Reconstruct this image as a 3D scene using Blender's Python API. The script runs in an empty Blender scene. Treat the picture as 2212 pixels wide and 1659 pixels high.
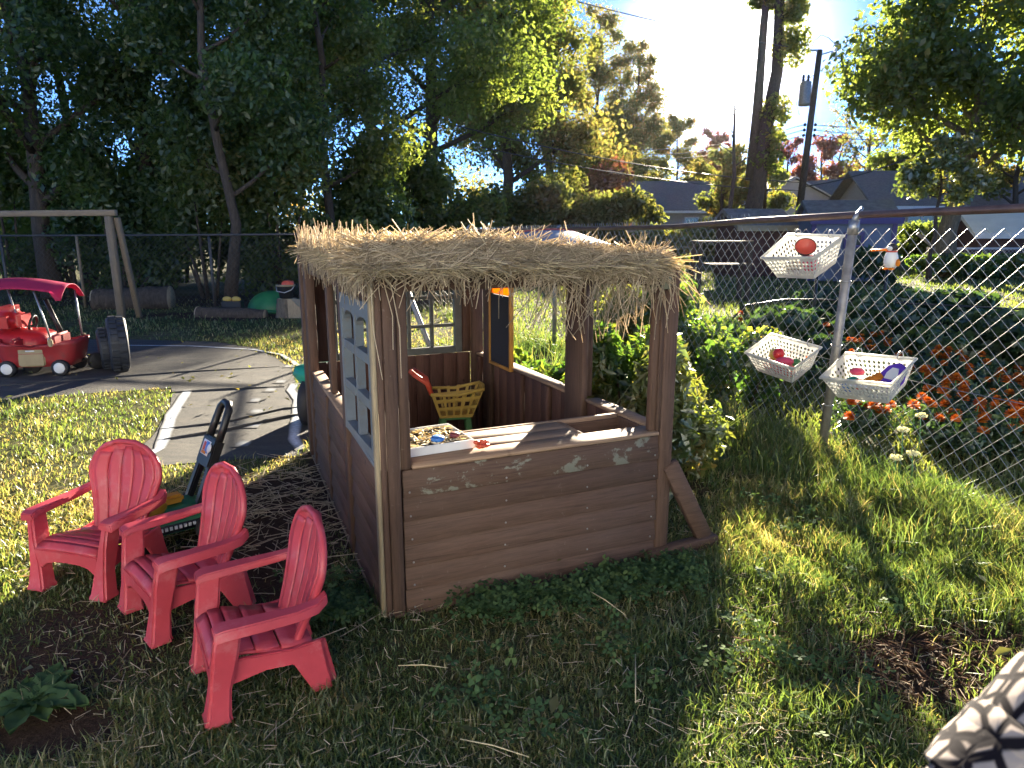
import bpy, bmesh, math, random
import numpy as np
from mathutils import Vector, Matrix, Quaternion, noise
random.seed(7)
RNG = np.random.default_rng(7)
scene = bpy.context.scene
col = scene.collection
R = math.radians
# ------------------------------------------------------------------ camera
CAM_H = 1.4
PITCH = math.atan((829.5 - 493) / 1533.0)
cam_d = bpy.data.cameras.new('camera')
cam = bpy.data.objects.new('camera', cam_d)
col.objects.link(cam)
cam.location = (0, 0, CAM_H)
cam.rotation_euler = (R(90) - PITCH, 0, 0)
cam_d.sensor_width = 36.0
cam_d.lens = 36.0 * 1533.0 / 2212.0
cam_d.clip_start = 0.02
cam_d.clip_end = 3000
cam_d.dof.use_dof = True
cam_d.dof.focus_distance = 3.6
cam_d.dof.aperture_fstop = 11.0
scene.camera = cam
# ------------------------------------------------------------------ sky and sun
SUN_AZ, SUN_EL = R(15.3), R(12.3)
world = bpy.data.worlds.new('World')
scene.world = world
world.use_nodes = True
wn = world.node_tree.nodes
sky = wn.new('ShaderNodeTexSky')
sky.sky_type = 'NISHITA'
sky.sun_disc = False
sky.sun_elevation = SUN_EL
sky.sun_rotation = SUN_AZ
sky.air_density = 0.35
sky.dust_density = 0.0
sky.ozone_density = 4.0
bg = wn['Background']
bg.inputs['Strength'].default_value = 0.052
SUN_DIR = Vector((math.sin(SUN_AZ) * math.cos(SUN_EL), math.cos(SUN_AZ) * math.cos(SUN_EL), math.sin(SUN_EL)))
def wmath(op, a, b=None):
    n = wn.new('ShaderNodeMath'); n.operation = op
    for i, q in enumerate((a, b)):
        if q is None: continue
        if isinstance(q, (int, float)): n.inputs[i].default_value = q
        else: world.node_tree.links.new(q, n.inputs[i])
    return n.outputs[0]
wtc = wn.new('ShaderNodeTexCoord'); wdot = wn.new('ShaderNodeVectorMath'); wdot.operation = 'DOT_PRODUCT'
world.node_tree.links.new(wtc.outputs['Generated'], wdot.inputs[0]); wdot.inputs[1].default_value = SUN_DIR
ang = wmath('ARCCOSINE', wmath('MINIMUM', wdot.outputs['Value'], 1.0))      # angle from the sun: the bright aureole round it
aur = wmath('MULTIPLY', wmath('POWER', 2.718, wmath('MULTIPLY', ang, -1 / R(1.25))), 360.0)
aur = wmath('ADD', aur, wmath('MULTIPLY', wmath('POWER', 2.718, wmath('MULTIPLY', ang, -1 / R(6))), .25))
wmx = wn.new('ShaderNodeMix'); wmx.data_type = 'RGBA'; wmx.blend_type = 'ADD'; wmx.inputs[0].default_value = 1
wcb = wn.new('ShaderNodeVectorMath'); wcb.operation = 'SCALE'; wcb.inputs[0].default_value = (1, .97, .92)
world.node_tree.links.new(aur, wcb.inputs['Scale'])
world.node_tree.links.new(sky.outputs[0], wmx.inputs[6]); world.node_tree.links.new(wcb.outputs[0], wmx.inputs[7])
world.node_tree.links.new(wmx.outputs[2], bg.inputs[0])
sd = bpy.data.lights.new('sun', 'SUN')
sd.energy = 5.0
sd.angle = R(0.5)
sd.color = (1.0, 0.87, 0.66)
sun = bpy.data.objects.new('sun', sd)
col.objects.link(sun)
SUN_DIR = Vector((math.sin(SUN_AZ) * math.cos(SUN_EL), math.cos(SUN_AZ) * math.cos(SUN_EL), math.sin(SUN_EL)))
sun.rotation_euler = SUN_DIR.to_track_quat('Z', 'Y').to_euler()
sun.location = SUN_DIR * 60
vs = scene.view_settings
vs.view_transform = 'Standard'
vs.look = 'None'
vs.exposure = 3.0
vs.gamma = 1.0
vs.use_curve_mapping = False
scene.cycles.max_bounces = 8
scene.cycles.transparent_max_bounces = 8
scene.cycles.use_denoising = True
scene.cycles.sample_clamp_indirect = 6.0

# ------------------------------------------------------------------ helpers
class MB:
    """collects shapes, then becomes one mesh"""
    def __init__(self):
        self.v = []; self.f = []; self.sm = []
    def add(self, vs, fs, smooth=False):
        o = len(self.v)
        self.v.extend([tuple(p) for p in vs])
        self.f.extend([tuple(i + o for i in f) for f in fs])
        self.sm.extend([smooth] * len(fs))
        return self
    def box(self, c, s, M=None):
        x, y, z = s[0] / 2, s[1] / 2, s[2] / 2
        p = [Vector((a * x, b * y, d * z)) for d in (-1, 1) for b in (-1, 1) for a in (-1, 1)]
        if M is not None: p = [M @ q for q in p]
        p = [q + Vector(c) for q in p]
        return self.add(p, [(0, 2, 3, 1), (4, 5, 7, 6), (0, 1, 5, 4), (2, 6, 7, 3), (0, 4, 6, 2), (1, 3, 7, 5)])
    def mm(self, x0, x1, y0, y1, z0, z1):
        return self.box(((x0 + x1) / 2, (y0 + y1) / 2, (z0 + z1) / 2), (x1 - x0, y1 - y0, z1 - z0))
    def beam(self, a, b, w, h, up=(0, 0, 1), w2=None, h2=None):
        a, b = Vector(a), Vector(b)
        d = (b - a).normalized(); u = Vector(up)
        s = d.cross(u)
        if s.length < 1e-5: s = d.cross(Vector((0, 1, 0)))
        s.normalize(); t = s.cross(d)
        w2 = w if w2 is None else w2; h2 = h if h2 is None else h2
        p = []
        for q, ww, hh in ((a, w, h), (b, w2, h2)):
            for i, j in ((-1, -1), (1, -1), (1, 1), (-1, 1)):
                p.append(q + s * (i * ww / 2) + t * (j * hh / 2))
        return self.add(p, [(0, 1, 2, 3), (7, 6, 5, 4), (0, 4, 5, 1), (1, 5, 6, 2), (2, 6, 7, 3), (3, 7, 4, 0)])
    def tube(self, pts, r, n=8, caps=True, closed=False):
        pts = [Vector(p) for p in pts]
        m = len(pts); rr = r if isinstance(r, (list, tuple)) else [r] * m
        vs = []; prev = None
        for i, p in enumerate(pts):
            if closed: d = pts[(i + 1) % m] - pts[i - 1]
            else: d = pts[min(i + 1, m - 1)] - pts[max(i - 1, 0)]
            d.normalize()
            if prev is None:
                s = d.cross(Vector((0, 0, 1)))
                if s.length < 1e-3: s = d.cross(Vector((1, 0, 0)))
            else:
                s = prev - d * prev.dot(d)
            s.normalize(); prev = s; t = d.cross(s)
            for k in range(n):
                a = 2 * math.pi * k / n
                vs.append(p + (s * math.cos(a) + t * math.sin(a)) * rr[i])
        fs = []
        for i in range(m if closed else m - 1):
            j = (i + 1) % m
            for k in range(n):
                fs.append((i * n + k, i * n + (k + 1) % n, j * n + (k + 1) % n, j * n + k))
        if caps and not closed:
            fs.append(tuple(range(n))[::-1]); fs.append(tuple((m - 1) * n + k for k in range(n)))
        return self.add(vs, fs, n > 4)
    def lathe(self, prof, c=(0, 0, 0), n=20, axis='Z', M=None, caps=True):
        vs = []
        for r, h in prof:
            for k in range(n):
                a = 2 * math.pi * k / n
                p = Vector((r * math.cos(a), r * math.sin(a), h))
                if axis == 'X': p = Vector((p.z, p.x, p.y))
                if axis == 'Y': p = Vector((p.x, p.z, p.y))
                if M is not None: p = M @ p
                vs.append(p + Vector(c))
        fs = []
        for i in range(len(prof) - 1):
            for k in range(n):
                fs.append((i * n + k, i * n + (k + 1) % n, (i + 1) * n + (k + 1) % n, (i + 1) * n + k))
        if caps and prof[0][0] > 1e-4: fs.append(tuple(range(n))[::-1])
        if caps and prof[-1][0] > 1e-4: fs.append(tuple((len(prof) - 1) * n + k for k in range(n)))
        return self.add(vs, fs, True)
    def ball(self, c, r, n=12, m=8, jit=0):
        r = (r, r, r) if not isinstance(r, (tuple, list)) else r
        vs = []
        for i in range(m + 1):
            th = math.pi * i / m
            for k in range(n):
                a = 2 * math.pi * k / n
                q = Vector((math.sin(th) * math.cos(a), math.sin(th) * math.sin(a), math.cos(th)))
                w = 1 + jit * noise.noise(q * 2.3 + Vector(c) * 5)
                vs.append((c[0] + q.x * r[0] * w, c[1] + q.y * r[1] * w, c[2] + q.z * r[2] * w))
        fs = [(i * n + k, (i + 1) * n + k, (i + 1) * n + (k + 1) % n, i * n + (k + 1) % n) for i in range(m) for k in range(n)]
        return self.add(vs, fs, True)
    def prism(self, poly, z0, z1, M=None):
        n = len(poly)
        vs = [Vector((p[0], p[1], z0)) for p in poly] + [Vector((p[0], p[1], z1)) for p in poly]
        if M is not None: vs = [M @ q for q in vs]
        fs = [tuple(range(n))[::-1], tuple(range(n, 2 * n))]
        fs += [(i, (i + 1) % n, n + (i + 1) % n, n + i) for i in range(n)]
        return self.add(vs, fs)
    def grid(self, fn, nu, nv, smooth=True):
        vs = [fn(i / nu, j / nv) for j in range(nv + 1) for i in range(nu + 1)]
        fs = [(j * (nu + 1) + i, j * (nu + 1) + i + 1, (j + 1) * (nu + 1) + i + 1, (j + 1) * (nu + 1) + i) for j in range(nv) for i in range(nu)]
        return self.add(vs, fs, smooth)
    def mesh(self, name, bevel=0, seg=2, fixn=True):
        me = bpy.data.meshes.new(name)
        me.from_pydata([tuple(p) for p in self.v], [], self.f)
        me.polygons.foreach_set('use_smooth', self.sm)
        if fixn or bevel:
            bm = bmesh.new(); bm.from_mesh(me)
            bmesh.ops.remove_doubles(bm, verts=bm.verts, dist=1e-5)
            if fixn: bmesh.ops.recalc_face_normals(bm, faces=bm.faces)
            if bevel:
                es = [e for e in bm.edges if len(e.link_faces) == 2 and e.calc_face_angle(0) > 0.5]
                bmesh.ops.bevel(bm, geom=es, offset=bevel, segments=seg, affect='EDGES', clamp_overlap=True)
                for f in bm.faces: f.smooth = True
            bm.to_mesh(me); bm.free()
            if bevel and hasattr(me, 'set_sharp_from_angle'): me.set_sharp_from_angle(angle=R(50))
        me.update()
        return me

def link(o, parent=None):
    col.objects.link(o)
    if parent is not None: o.parent = parent
    return o
def part(name, mb, m, parent=None, bevel=0, seg=2, loc=None, rot=None, label=None, kind=None, solid=0):
    me = mb if isinstance(mb, bpy.types.Mesh) else mb.mesh(name, bevel, seg)
    if m is not None and len(me.materials) == 0: me.materials.append(m)
    o = bpy.data.objects.new(name, me)
    link(o, parent)
    if loc is not None: o.location = loc
    if rot is not None: o.rotation_euler = rot
    if label: o['label'] = label
    if kind: o['kind'] = kind
    if solid:
        md = o.modifiers.new('thickness', 'SOLIDIFY'); md.thickness = solid; md.offset = 0
    return o
def tag(o, label=None, cat=None, group=None, kind=None):
    if label: o['label'] = label
    if cat: o['category'] = cat
    if group: o['group'] = group
    if kind: o['kind'] = kind
    return o
def thing(name, label, cat, loc=(0, 0, 0), rz=0, group=None):
    o = bpy.data.objects.new(name, None)
    link(o); o.location = loc; o.rotation_euler = (0, 0, rz)
    o.empty_display_size = 0.1
    return tag(o, label, cat, group)
def copy_tree(o, parent=None):
    c = o.copy(); link(c)
    if parent is not None: c.parent = parent
    for ch in list(o.children): copy_tree(ch, c)
    return c
def npmesh(name, V, F, nper, rnd=None, smooth=False):
    """V (n,3) array, F (m,nper) index array"""
    me = bpy.data.meshes.new(name)
    V = np.asarray(V, np.float32); F = np.asarray(F, np.int32)
    me.vertices.add(len(V)); me.vertices.foreach_set('co', V.ravel())
    me.loops.add(F.size); me.loops.foreach_set('vertex_index', F.ravel())
    me.polygons.add(len(F))
    me.polygons.foreach_set('loop_start', np.arange(0, F.size, nper, dtype=np.int32))
    if smooth: me.polygons.foreach_set('use_smooth', np.ones(len(F), bool))
    if rnd is not None:
        a = me.attributes.new('rnd', 'FLOAT', 'POINT'); a.data.foreach_set('value', np.asarray(rnd, np.float32))
    me.update(calc_edges=True)
    return me

# ------------------------------------------------------------------ materials
class NT:
    def __init__(self, name):
        self.m = bpy.data.materials.new(name); self.m.use_nodes = True
        self.t = self.m.node_tree; self.n = self.t.nodes
        self.bsdf = self.n['Principled BSDF']; self.out = self.n['Material Output']
    def new(self, kind, **kw):
        n = self.n.new(kind)
        for k, v in kw.items():
            if k in n.inputs: n.inputs[k].default_value = v
            else: setattr(n, k, v)
        return n
    def l(self, a, b): self.t.links.new(a, b)
    def coord(self, stretch=(1, 1, 1), which='Object'):
        tc = self.n.new('ShaderNodeTexCoord'); mp = self.n.new('ShaderNodeMapping')
        mp.inputs['Scale'].default_value = stretch
        self.l(tc.outputs[which], mp.inputs[0]); return mp.outputs[0]
    def noise(self, vec, scale, detail=4, rough=.6, dist=0):
        n = self.new('ShaderNodeTexNoise'); n.inputs['Scale'].default_value = scale
        n.inputs['Detail'].default_value = detail; n.inputs['Roughness'].default_value = rough
        n.inputs['Distortion'].default_value = dist
        if vec is not None: self.l(vec, n.inputs['Vector'])
        return n.outputs['Fac']
    def ramp(self, fac, stops):
        r = self.n.new('ShaderNodeValToRGB'); e = r.color_ramp.elements
        while len(e) < len(stops): e.new(0.5)
        for i, (p, c) in enumerate(stops):
            e[i].position = p; e[i].color = (*c, 1) if len(c) == 3 else c
        self.l(fac, r.inputs[0]); return r.outputs[0]
    def mix(self, fac, a, b, typ='MIX'):
        m = self.n.new('ShaderNodeMix'); m.data_type = 'RGBA'; m.blend_type = typ
        for s, v in ((0, fac), (6, a), (7, b)):
            if isinstance(v, (int, float)): m.inputs[s].default_value = v
            elif isinstance(v, tuple): m.inputs[s].default_value = (*v, 1) if len(v) == 3 else v
            else: self.l(v, m.inputs[s])
        return m.outputs[2]
    def attr(self, name='rnd'):
        a = self.n.new('ShaderNodeAttribute'); a.attribute_name = name; return a.outputs['Fac']
    def objrand(self): return self.n.new('ShaderNodeObjectInfo').outputs['Random']
    def bump(self, h, strength=.3, dist=.01):
        b = self.n.new('ShaderNodeBump'); b.inputs['Strength'].default_value = strength
        b.inputs['Distance'].default_value = dist
        self.l(h, b.inputs['Height']); self.l(b.outputs[0], self.bsdf.inputs['Normal']); return b
def dk(c, k): return tuple(x * k for x in c)
def simple(name, c, rough=.5, var=.25, scale=6, bump=.15, bscale=60, metal=0, spec=.5, dirt=None, stretch=(1, 1, 1), transl=0, dist=.004, rv=.0):
    t = NT(name); v = t.coord(stretch)
    n1 = t.noise(v, scale, 5)
    cc = t.ramp(n1, [(.3, dk(c, 1 - var)), (.7, dk(c, 1 + var * .6))])
    rnd = t.objrand()
    if rv: cc = t.mix(1.0, cc, t.ramp(rnd, [(0, (1 - rv,) * 3), (1, (1 + rv * .4,) * 3)]), 'MULTIPLY')
    if dirt:
        n2 = t.noise(v, scale * 2.3, 6, .7)
        cc = t.mix(t.ramp(n2, [(.52, (0, 0, 0)), (.72, (1, 1, 1))]), cc, dirt)
    t.l(cc, t.bsdf.inputs['Base Color'])
    rr = t.new('ShaderNodeMapRange'); t.l(n1, rr.inputs[0])
    rr.inputs[3].default_value = max(0, rough - .1); rr.inputs[4].default_value = min(1, rough + .12)
    t.l(rr.outputs[0], t.bsdf.inputs['Roughness'])
    t.bsdf.inputs['Metallic'].default_value = metal
    t.bsdf.inputs['Specular IOR Level'].default_value = spec
    if bump: t.bump(t.noise(v, bscale, 4), bump, dist)
    if transl:
        tr = t.new('ShaderNodeBsdfTranslucent'); t.l(cc, tr.inputs[0])
        mx = t.new('ShaderNodeMixShader'); mx.inputs[0].default_value = transl
        t.l(t.bsdf.outputs[0], mx.inputs[1]); t.l(tr.outputs[0], mx.inputs[2]); t.l(mx.outputs[0], t.out.inputs[0])
    return t.m
def wood(name, c, axis='X', rough=.75, peel=None, grain=.48, rv=.12, edge=None):
    s = {'X': (1.2, 16, 16), 'Y': (16, 1.2, 16), 'Z': (16, 16, 1.2)}[axis]
    t = NT(name); v = t.coord(s); w = t.coord()
    g = t.noise(v, 6, 6, .65, .6)
    cc = t.ramp(g, [(.25, dk(c, 1 - grain)), (.55, c), (.8, dk(c, 1.25))])
    big = t.noise(w, 3.5, 4)
    cc = t.mix(t.ramp(big, [(.35, (0, 0, 0)), (.75, (.5, .5, .5))]), cc, (c[0] * 1.15, c[1] * 1.3, c[2] * 1.4))
    cc = t.mix(1.0, cc, t.ramp(t.objrand(), [(0, (1 - rv,) * 3), (1, (1 + rv,) * 3)]), 'MULTIPLY')
    sp = t.noise(w, 42, 3, .6)
    cc = t.mix(t.ramp(sp, [(.66, (0, 0, 0)), (.8, (.45, .45, .45))]), cc, (.22, .18, .15))
    fs = {'X': (.8, 40, 40), 'Y': (40, .8, 40), 'Z': (40, 40, .8)}[axis]
    fine = t.noise(t.coord(fs), 5, 3, .5, .3)
    cc = t.mix(t.ramp(fine, [(.3, (.75, .75, .75)), (.42, (0, 0, 0))]), cc, dk(c, .42))
    kn = t.new('ShaderNodeTexVoronoi'); kn.inputs['Scale'].default_value = 5.0; t.l(w, kn.inputs['Vector'])
    cc = t.mix(t.ramp(kn.outputs['Distance'], [(.03, (.8, .8, .8)), (.075, (0, 0, 0))]), cc, dk(c, .35))
    if peel:
        n2 = t.noise(t.coord((1, 1, 2.2)), 5.5, 8, .62, .4)
        n3 = t.noise(w, 26, 5, .7)
        mask = t.ramp(t.mix(.3, n2, n3), [(.54, (0, 0, 0)), (.575, (1, 1, 1))])
        cc = t.mix(mask, cc, peel)
    t.l(cc, t.bsdf.inputs['Base Color'])
    t.bsdf.inputs['Roughness'].default_value = rough
    t.bsdf.inputs['Specular IOR Level'].default_value = .3
    t.bump(t.mix(.35, g, sp), .5, .004)
    return t.m
def leafmat(name, stops, transl=.55, rough=.45, gloss=.12, tcol=1.6, tint=(1.1, 1.0, .45)):
    t = NT(name); cc = t.ramp(t.attr(), stops)
    df = t.new('ShaderNodeBsdfDiffuse'); t.l(cc, df.inputs[0])
    tr = t.new('ShaderNodeBsdfTranslucent')
    t.l(t.mix(1.0, cc, tuple(tcol * q for q in tint), 'MULTIPLY'), tr.inputs[0])
    gl = t.new('ShaderNodeBsdfGlossy'); gl.inputs['Roughness'].default_value = rough
    gl.inputs[0].default_value = (.9, .95, .9, 1)
    m1 = t.new('ShaderNodeMixShader'); m1.inputs[0].default_value = transl
    t.l(df.outputs[0], m1.inputs[1]); t.l(tr.outputs[0], m1.inputs[2])
    m2 = t.new('ShaderNodeMixShader'); m2.inputs[0].default_value = gloss
    t.l(m1.outputs[0], m2.inputs[1]); t.l(gl.outputs[0], m2.inputs[2])
    t.l(m2.outputs[0], t.out.inputs[0])
    return t.m

STAIN = (.108, .063, .046)
M = {}
for a in 'XYZ': M['stain' + a] = wood('red_brown_stain_' + a, STAIN, a)
M['peel'] = wood('peeling_stain', (.11, .065, .047), 'X', peel=(.2, .2, .16))
M['inner'] = wood('inner_panel', (.115, .057, .042), 'Z')
M['counter'] = wood('counter_wood', (.31, .2, .13), 'X', grain=.3)
M['baremix'] = wood('bare_edge_wood', (.35, .27, .17), 'Z', grain=.45)
M['oldwood'] = wood('weathered_timber', (.25, .185, .12), 'Z', grain=.35)
M['oldwoodX'] = wood('weathered_timber_x', (.27, .2, .13), 'X', grain=.35)
M['pale'] = simple('pale_bracket', (.26, .27, .21), .7, .3, 20)
M['lattice'] = simple('blue_grey_plastic', (.13, .16, .19), .5, .2, 10, .1, dirt=(.14, .12, .1))
M['darkplastic'] = simple('dark_frame_plastic', (.12, .13, .12), .5, .25, 12, .1)
M['red'] = simple('faded_red_plastic', (.63, .078, .108), .4, .14, 5, .1, 90, dirt=(.66, .17, .2), transl=.24)
M['redtoy'] = simple('red_toy_plastic', (.5, .02, .025), .35, .15, 5, .05)
M['wagonred'] = simple('wagon_red_plastic', (.34, .03, .035), .45, .2, 6, .08, dirt=(.24, .05, .05))
M['tan'] = simple('tan_plastic', (.36, .28, .16), .5, .15, 8, .06)
M['magenta'] = simple('magenta_canopy_cloth', (.55, .03, .12), .7, .15, 5, .2, 30, transl=.35)
M['steel'] = simple('galvanised_steel', (.34, .35, .36), .38, .2, 25, .1, metal=.75)
M['steelrough'] = simple('dull_galvanised_pipe', (.3, .29, .28), .5, .3, 18, .12, metal=.55)
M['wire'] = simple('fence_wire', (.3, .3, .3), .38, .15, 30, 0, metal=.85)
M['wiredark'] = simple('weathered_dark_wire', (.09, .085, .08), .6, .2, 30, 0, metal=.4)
M['rust'] = simple('brown_rail_steel', (.14, .09, .08), .4, .3, 10, .1, metal=.5)
M['black'] = simple('black_plastic', (.015, .015, .017), .42, .2, 8, .06)
M['rubber'] = simple('black_rubber', (.02, .02, .023), .65, .3, 10, .25, 40)
M['blueblack'] = simple('faded_black_tyre', (.028, .033, .045), .6, .3, 8, .3, 30)
M['white'] = simple('white_plastic', (.75, .75, .74), .4, .08, 8, .03)
M['grey'] = simple('grey_plastic', (.4, .4, .42), .45, .1, 8, .03)
M['basket'] = simple('white_basket_plastic', (.82, .82, .78), .38, .05, 8, 0, transl=.6)
M['yellow'] = simple('yellow_plastic', (.62, .43, .1), .42, .12, 7, .05, transl=.12)
M['orange'] = simple('orange_plastic', (.78, .26, .015), .42, .12, 7, .05, transl=.25)
M['mustard'] = simple('mustard_plastic', (.68, .34, .03), .42, .12, 7, .05)
M['green'] = simple('green_plastic', (.03, .19, .06), .42, .15, 7, .05)
M['legreen'] = simple('leaf_green_plastic', (.07, .22, .07), .45, .15, 7, .05)
M['teal'] = simple('teal_plastic', (.015, .28, .19), .38, .15, 6, .05, transl=.08)
M['blue'] = simple('blue_plastic', (.05, .2, .6), .4, .1, 8, .03)
M['purple'] = simple('purple_plastic', (.13, .05, .5), .42, .12, 8, .05, transl=.15)
M['pink'] = simple('pink_plastic', (.72, .08, .17), .4, .12, 8, .03, transl=.2)
M['coral'] = simple('coral_red_handle', (.62, .09, .045), .42, .12, 8, .05)
M['slate'] = simple('chalkboard_black', (.022, .022, .03), .7, .4, 5, .05)
M['amber'] = simple('amber_translucent', (.8, .33, .015), .45, .25, 14, .05, transl=.75)
M['frameyel'] = simple('yellow_pine_frame', (.6, .3, .06), .5, .2, 12, .1, transl=.1)
M['soil'] = simple('dark_soil', (.035, .025, .018), .9, .5, 30, .8, 60)
M['boardblue'] = simple('faded_blue_board', (.16, .22, .32), .6, .3, 9, .1, dirt=(.34, .36, .38))
M['maroon'] = simple('maroon_trim', (.16, .03, .035), .5, .2, 9, .1)
M['stump'] = wood('cut_wood', (.42, .32, .2), 'Z', grain=.4)
def bark(name, c):
    t = NT(name); v = t.coord((7, 7, 1.4)); n = t.noise(v, 3.5, 8, .7, .8)
    t.l(t.ramp(n, [(.3, dk(c, .45)), (.6, c), (.8, dk(c, 1.5))]), t.bsdf.inputs['Base Color'])
    t.bsdf.inputs['Roughness'].default_value = .9; t.bsdf.inputs['Specular IOR Level'].default_value = .15
    t.bump(n, .8, .03); return t.m
M['bark'] = bark('bark', (.11, .085, .065))
M['barkpale'] = bark('pale_bark', (.2, .165, .12))
M['leaf_dark'] = leafmat('dark_green_leaf', [(0, (.042, .072, .022)), (.6, (.07, .115, .033)), (.9, (.11, .15, .038)), (1, (.22, .2, .05))], .6, tcol=2.4, gloss=.05)
M['leaf_mid'] = leafmat('mid_green_leaf', [(0, (.05, .08, .024)), (.55, (.085, .12, .035)), (.88, (.125, .14, .042)), (1, (.22, .18, .06))], .64, tcol=2.5, gloss=.04)
M['leaf_gold'] = leafmat('autumn_gold_leaf', [(0, (.07, .095, .028)), (.45, (.11, .12, .036)), (.8, (.16, .13, .045)), (1, (.24, .13, .045))], .6, tcol=1.95, gloss=.05, tint=(1.05, 1.0, .55))
M['leaf_red'] = leafmat('autumn_red_leaf', [(0, (.14, .045, .03)), (.5, (.18, .05, .035)), (1, (.24, .1, .04))], .5, tcol=1.3)
M['leaf_bush'] = leafmat('bush_leaf', [(0, (.028, .075, .02)), (.5, (.06, .12, .025)), (.85, (.13, .16, .03)), (1, (.28, .2, .05))], .6, gloss=.08, rough=.38, tcol=2.0)
M['leaf_garden'] = leafmat('garden_leaf', [(0, (.022, .05, .02)), (.6, (.04, .085, .03)), (1, (.075, .13, .035))], .4, gloss=.08)
M['leaf_yel'] = leafmat('yellowing_leaf', [(0, (.06, .11, .025)), (.5, (.12, .15, .035)), (.85, (.19, .18, .045)), (1, (.32, .2, .06))], .55, gloss=.14)
M['grass'] = leafmat('grass_blade', [(0, (.045, .085, .026)), (.3, (.075, .12, .033)), (.55, (.11, .145, .042)), (.76, (.19, .175, .075)), (1, (.33, .265, .15))], .55, gloss=.06, rough=.42, tcol=1.95, tint=(1.05, 1.0, .5))
M['clover'] = leafmat('clover_leaf', [(0, (.06, .11, .05)), (.6, (.085, .15, .065)), (1, (.13, .19, .07))], .4, gloss=.008)
M['straw'] = leafmat('straw', [(0, (.38, .32, .21)), (.5, (.64, .56, .39)), (1, (.8, .73, .54))], .45, gloss=.08, rough=.4, tcol=1.3, tint=(1.1, 1.0, .75))
M['strawdull'] = leafmat('weathered_straw', [(0, (.32, .27, .195)), (.5, (.53, .45, .34)), (1, (.72, .63, .5))], .35, gloss=.02, tcol=1.2, tint=(1.1, 1.0, .75))
M['marigold'] = leafmat('marigold_petal', [(0, (.4, .09, .01)), (.5, (.6, .16, .015)), (1, (.72, .26, .03))], .35, gloss=.03, tcol=1.1, tint=(1.1, .8, .5))
M['umbel'] = leafmat('white_blossom', [(0, (.6, .62, .5)), (1, (.8, .8, .72))], .3)
# ================================================================== SETTING
def smooth01(x): x = np.clip(x, 0, 1); return x * x * (3 - 2 * x)
def vnoise(x, y, f, seed=0):
    """value noise on arrays"""
    g = np.random.default_rng(seed).random((64, 64))
    x = x * f; y = y * f
    xi = np.floor(x).astype(int); yi = np.floor(y).astype(int)
    fx = smooth01(x - xi); fy = smooth01(y - yi)
    a = g[xi % 64, yi % 64]; b = g[(xi + 1) % 64, yi % 64]; c = g[xi % 64, (yi + 1) % 64]; d = g[(xi + 1) % 64, (yi + 1) % 64]
    return a * (1 - fx) * (1 - fy) + b * fx * (1 - fy) + c * (1 - fx) * fy + d * fx * fy
HA = R(24)
HO = np.array([-.46, 2.37]); HX = np.array([math.cos(HA), math.sin(HA)]); HY = np.array([-math.sin(HA), math.cos(HA)])
PATH = [(-2.36, 4.02), (-1.33, 4.27), (-1.42, 4.9), (-1.62, 5.55), (-1.95, 6.25), (-2.25, 7.1), (-2.6, 7.7), (-3.05, 8.35), (-3.75, 8.85),
        (-5.0, 9.05), (-6.6, 9.0), (-9.5, 8.6), (-9.5, 5.0), (-6.2, 5.3), (-4.6, 5.6), (-3.8, 5.92), (-3.05, 6.2), (-2.75, 5.55), (-2.5, 4.8)]
def inpoly(x, y, P):
    r = np.zeros(x.shape, bool); n = len(P)
    for i in range(n):
        x0, y0 = P[i]; x1, y1 = P[(i + 1) % n]
        c = ((y0 > y) != (y1 > y)) & (x < (x1 - x0) * (y - y0) / (y1 - y0 + 1e-12) + x0)
        r ^= c
    return r
def blob(x, y, cx, cy, rx, ry, ang=0):
    c, s = math.cos(ang), math.sin(ang)
    u = ((x - cx) * c + (y - cy) * s) / rx; v = (-(x - cx) * s + (y - cy) * c) / ry
    return np.clip(1.5 - 1.5 * (u * u + v * v) ** .5, 0, 1)
def dirtmask(x, y):
    d = np.maximum(blob(x, y, -1.05, 3.5, .95, .75, .3), blob(x, y, -1.15, 2.75, .55, .75, .3))
    d = np.maximum(d, .9 * blob(x, y, -1.45, 2.25, .5, .45))
    d = np.maximum(d, 1.25 * blob(x, y, 1.42, 2.08, .62, .3, .45))
    d = np.maximum(d, .8 * blob(x, y, -1.3, 1.75, .3, .2)); d = np.maximum(d, .8 * blob(x, y, .95, 3.7, .3, .3))
    d = np.maximum(d, .75 * blob(x, y, -4.5, 11.6, 2.6, .9)); d = np.maximum(d, .7 * blob(x, y, -5, 14.2, 8, 2.2))
    hx = (x - HO[0]) * HX[0] + (y - HO[1]) * HX[1]; hy = (x - HO[0]) * HY[0] + (y - HO[1]) * HY[1]
    d = np.maximum(d, ((hx > 0) & (hx < 1.24) & (hy > 0) & (hy < 2.15)) * 1.0)
    return np.clip(d * (.55 + .9 * vnoise(x, y, 2.7, 3)), 0, 1)
def axis_coords(lo, hi, st, far):
    c = list(np.arange(lo, hi + 1e-6, st)); s = st
    a = hi
    while a < far: s *= 1.5; a += s; c.append(a)
    a = lo; s = st
    while a > -far: s *= 1.5; a -= s; c.insert(0, a)
    return np.array(c)
gx = axis_coords(-8, 7, .1, 900); gy = axis_coords(0, 16, .1, 900)
GX, GY = np.meshgrid(gx, gy)
GZ = np.zeros_like(GX)
nx, ny = len(gx), len(gy)
idx = np.arange(nx * ny).reshape(ny, nx)
GF = np.stack([idx[:-1, :-1], idx[:-1, 1:], idx[1:, 1:], idx[1:, :-1]], -1).reshape(-1, 4)
gme = npmesh('ground', np.stack([GX, GY, GZ], -1).reshape(-1, 3), GF, 4, dirtmask(GX.ravel(), GY.ravel()), True)
t = NT('ground_soil_and_turf'); v = t.coord()
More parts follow.
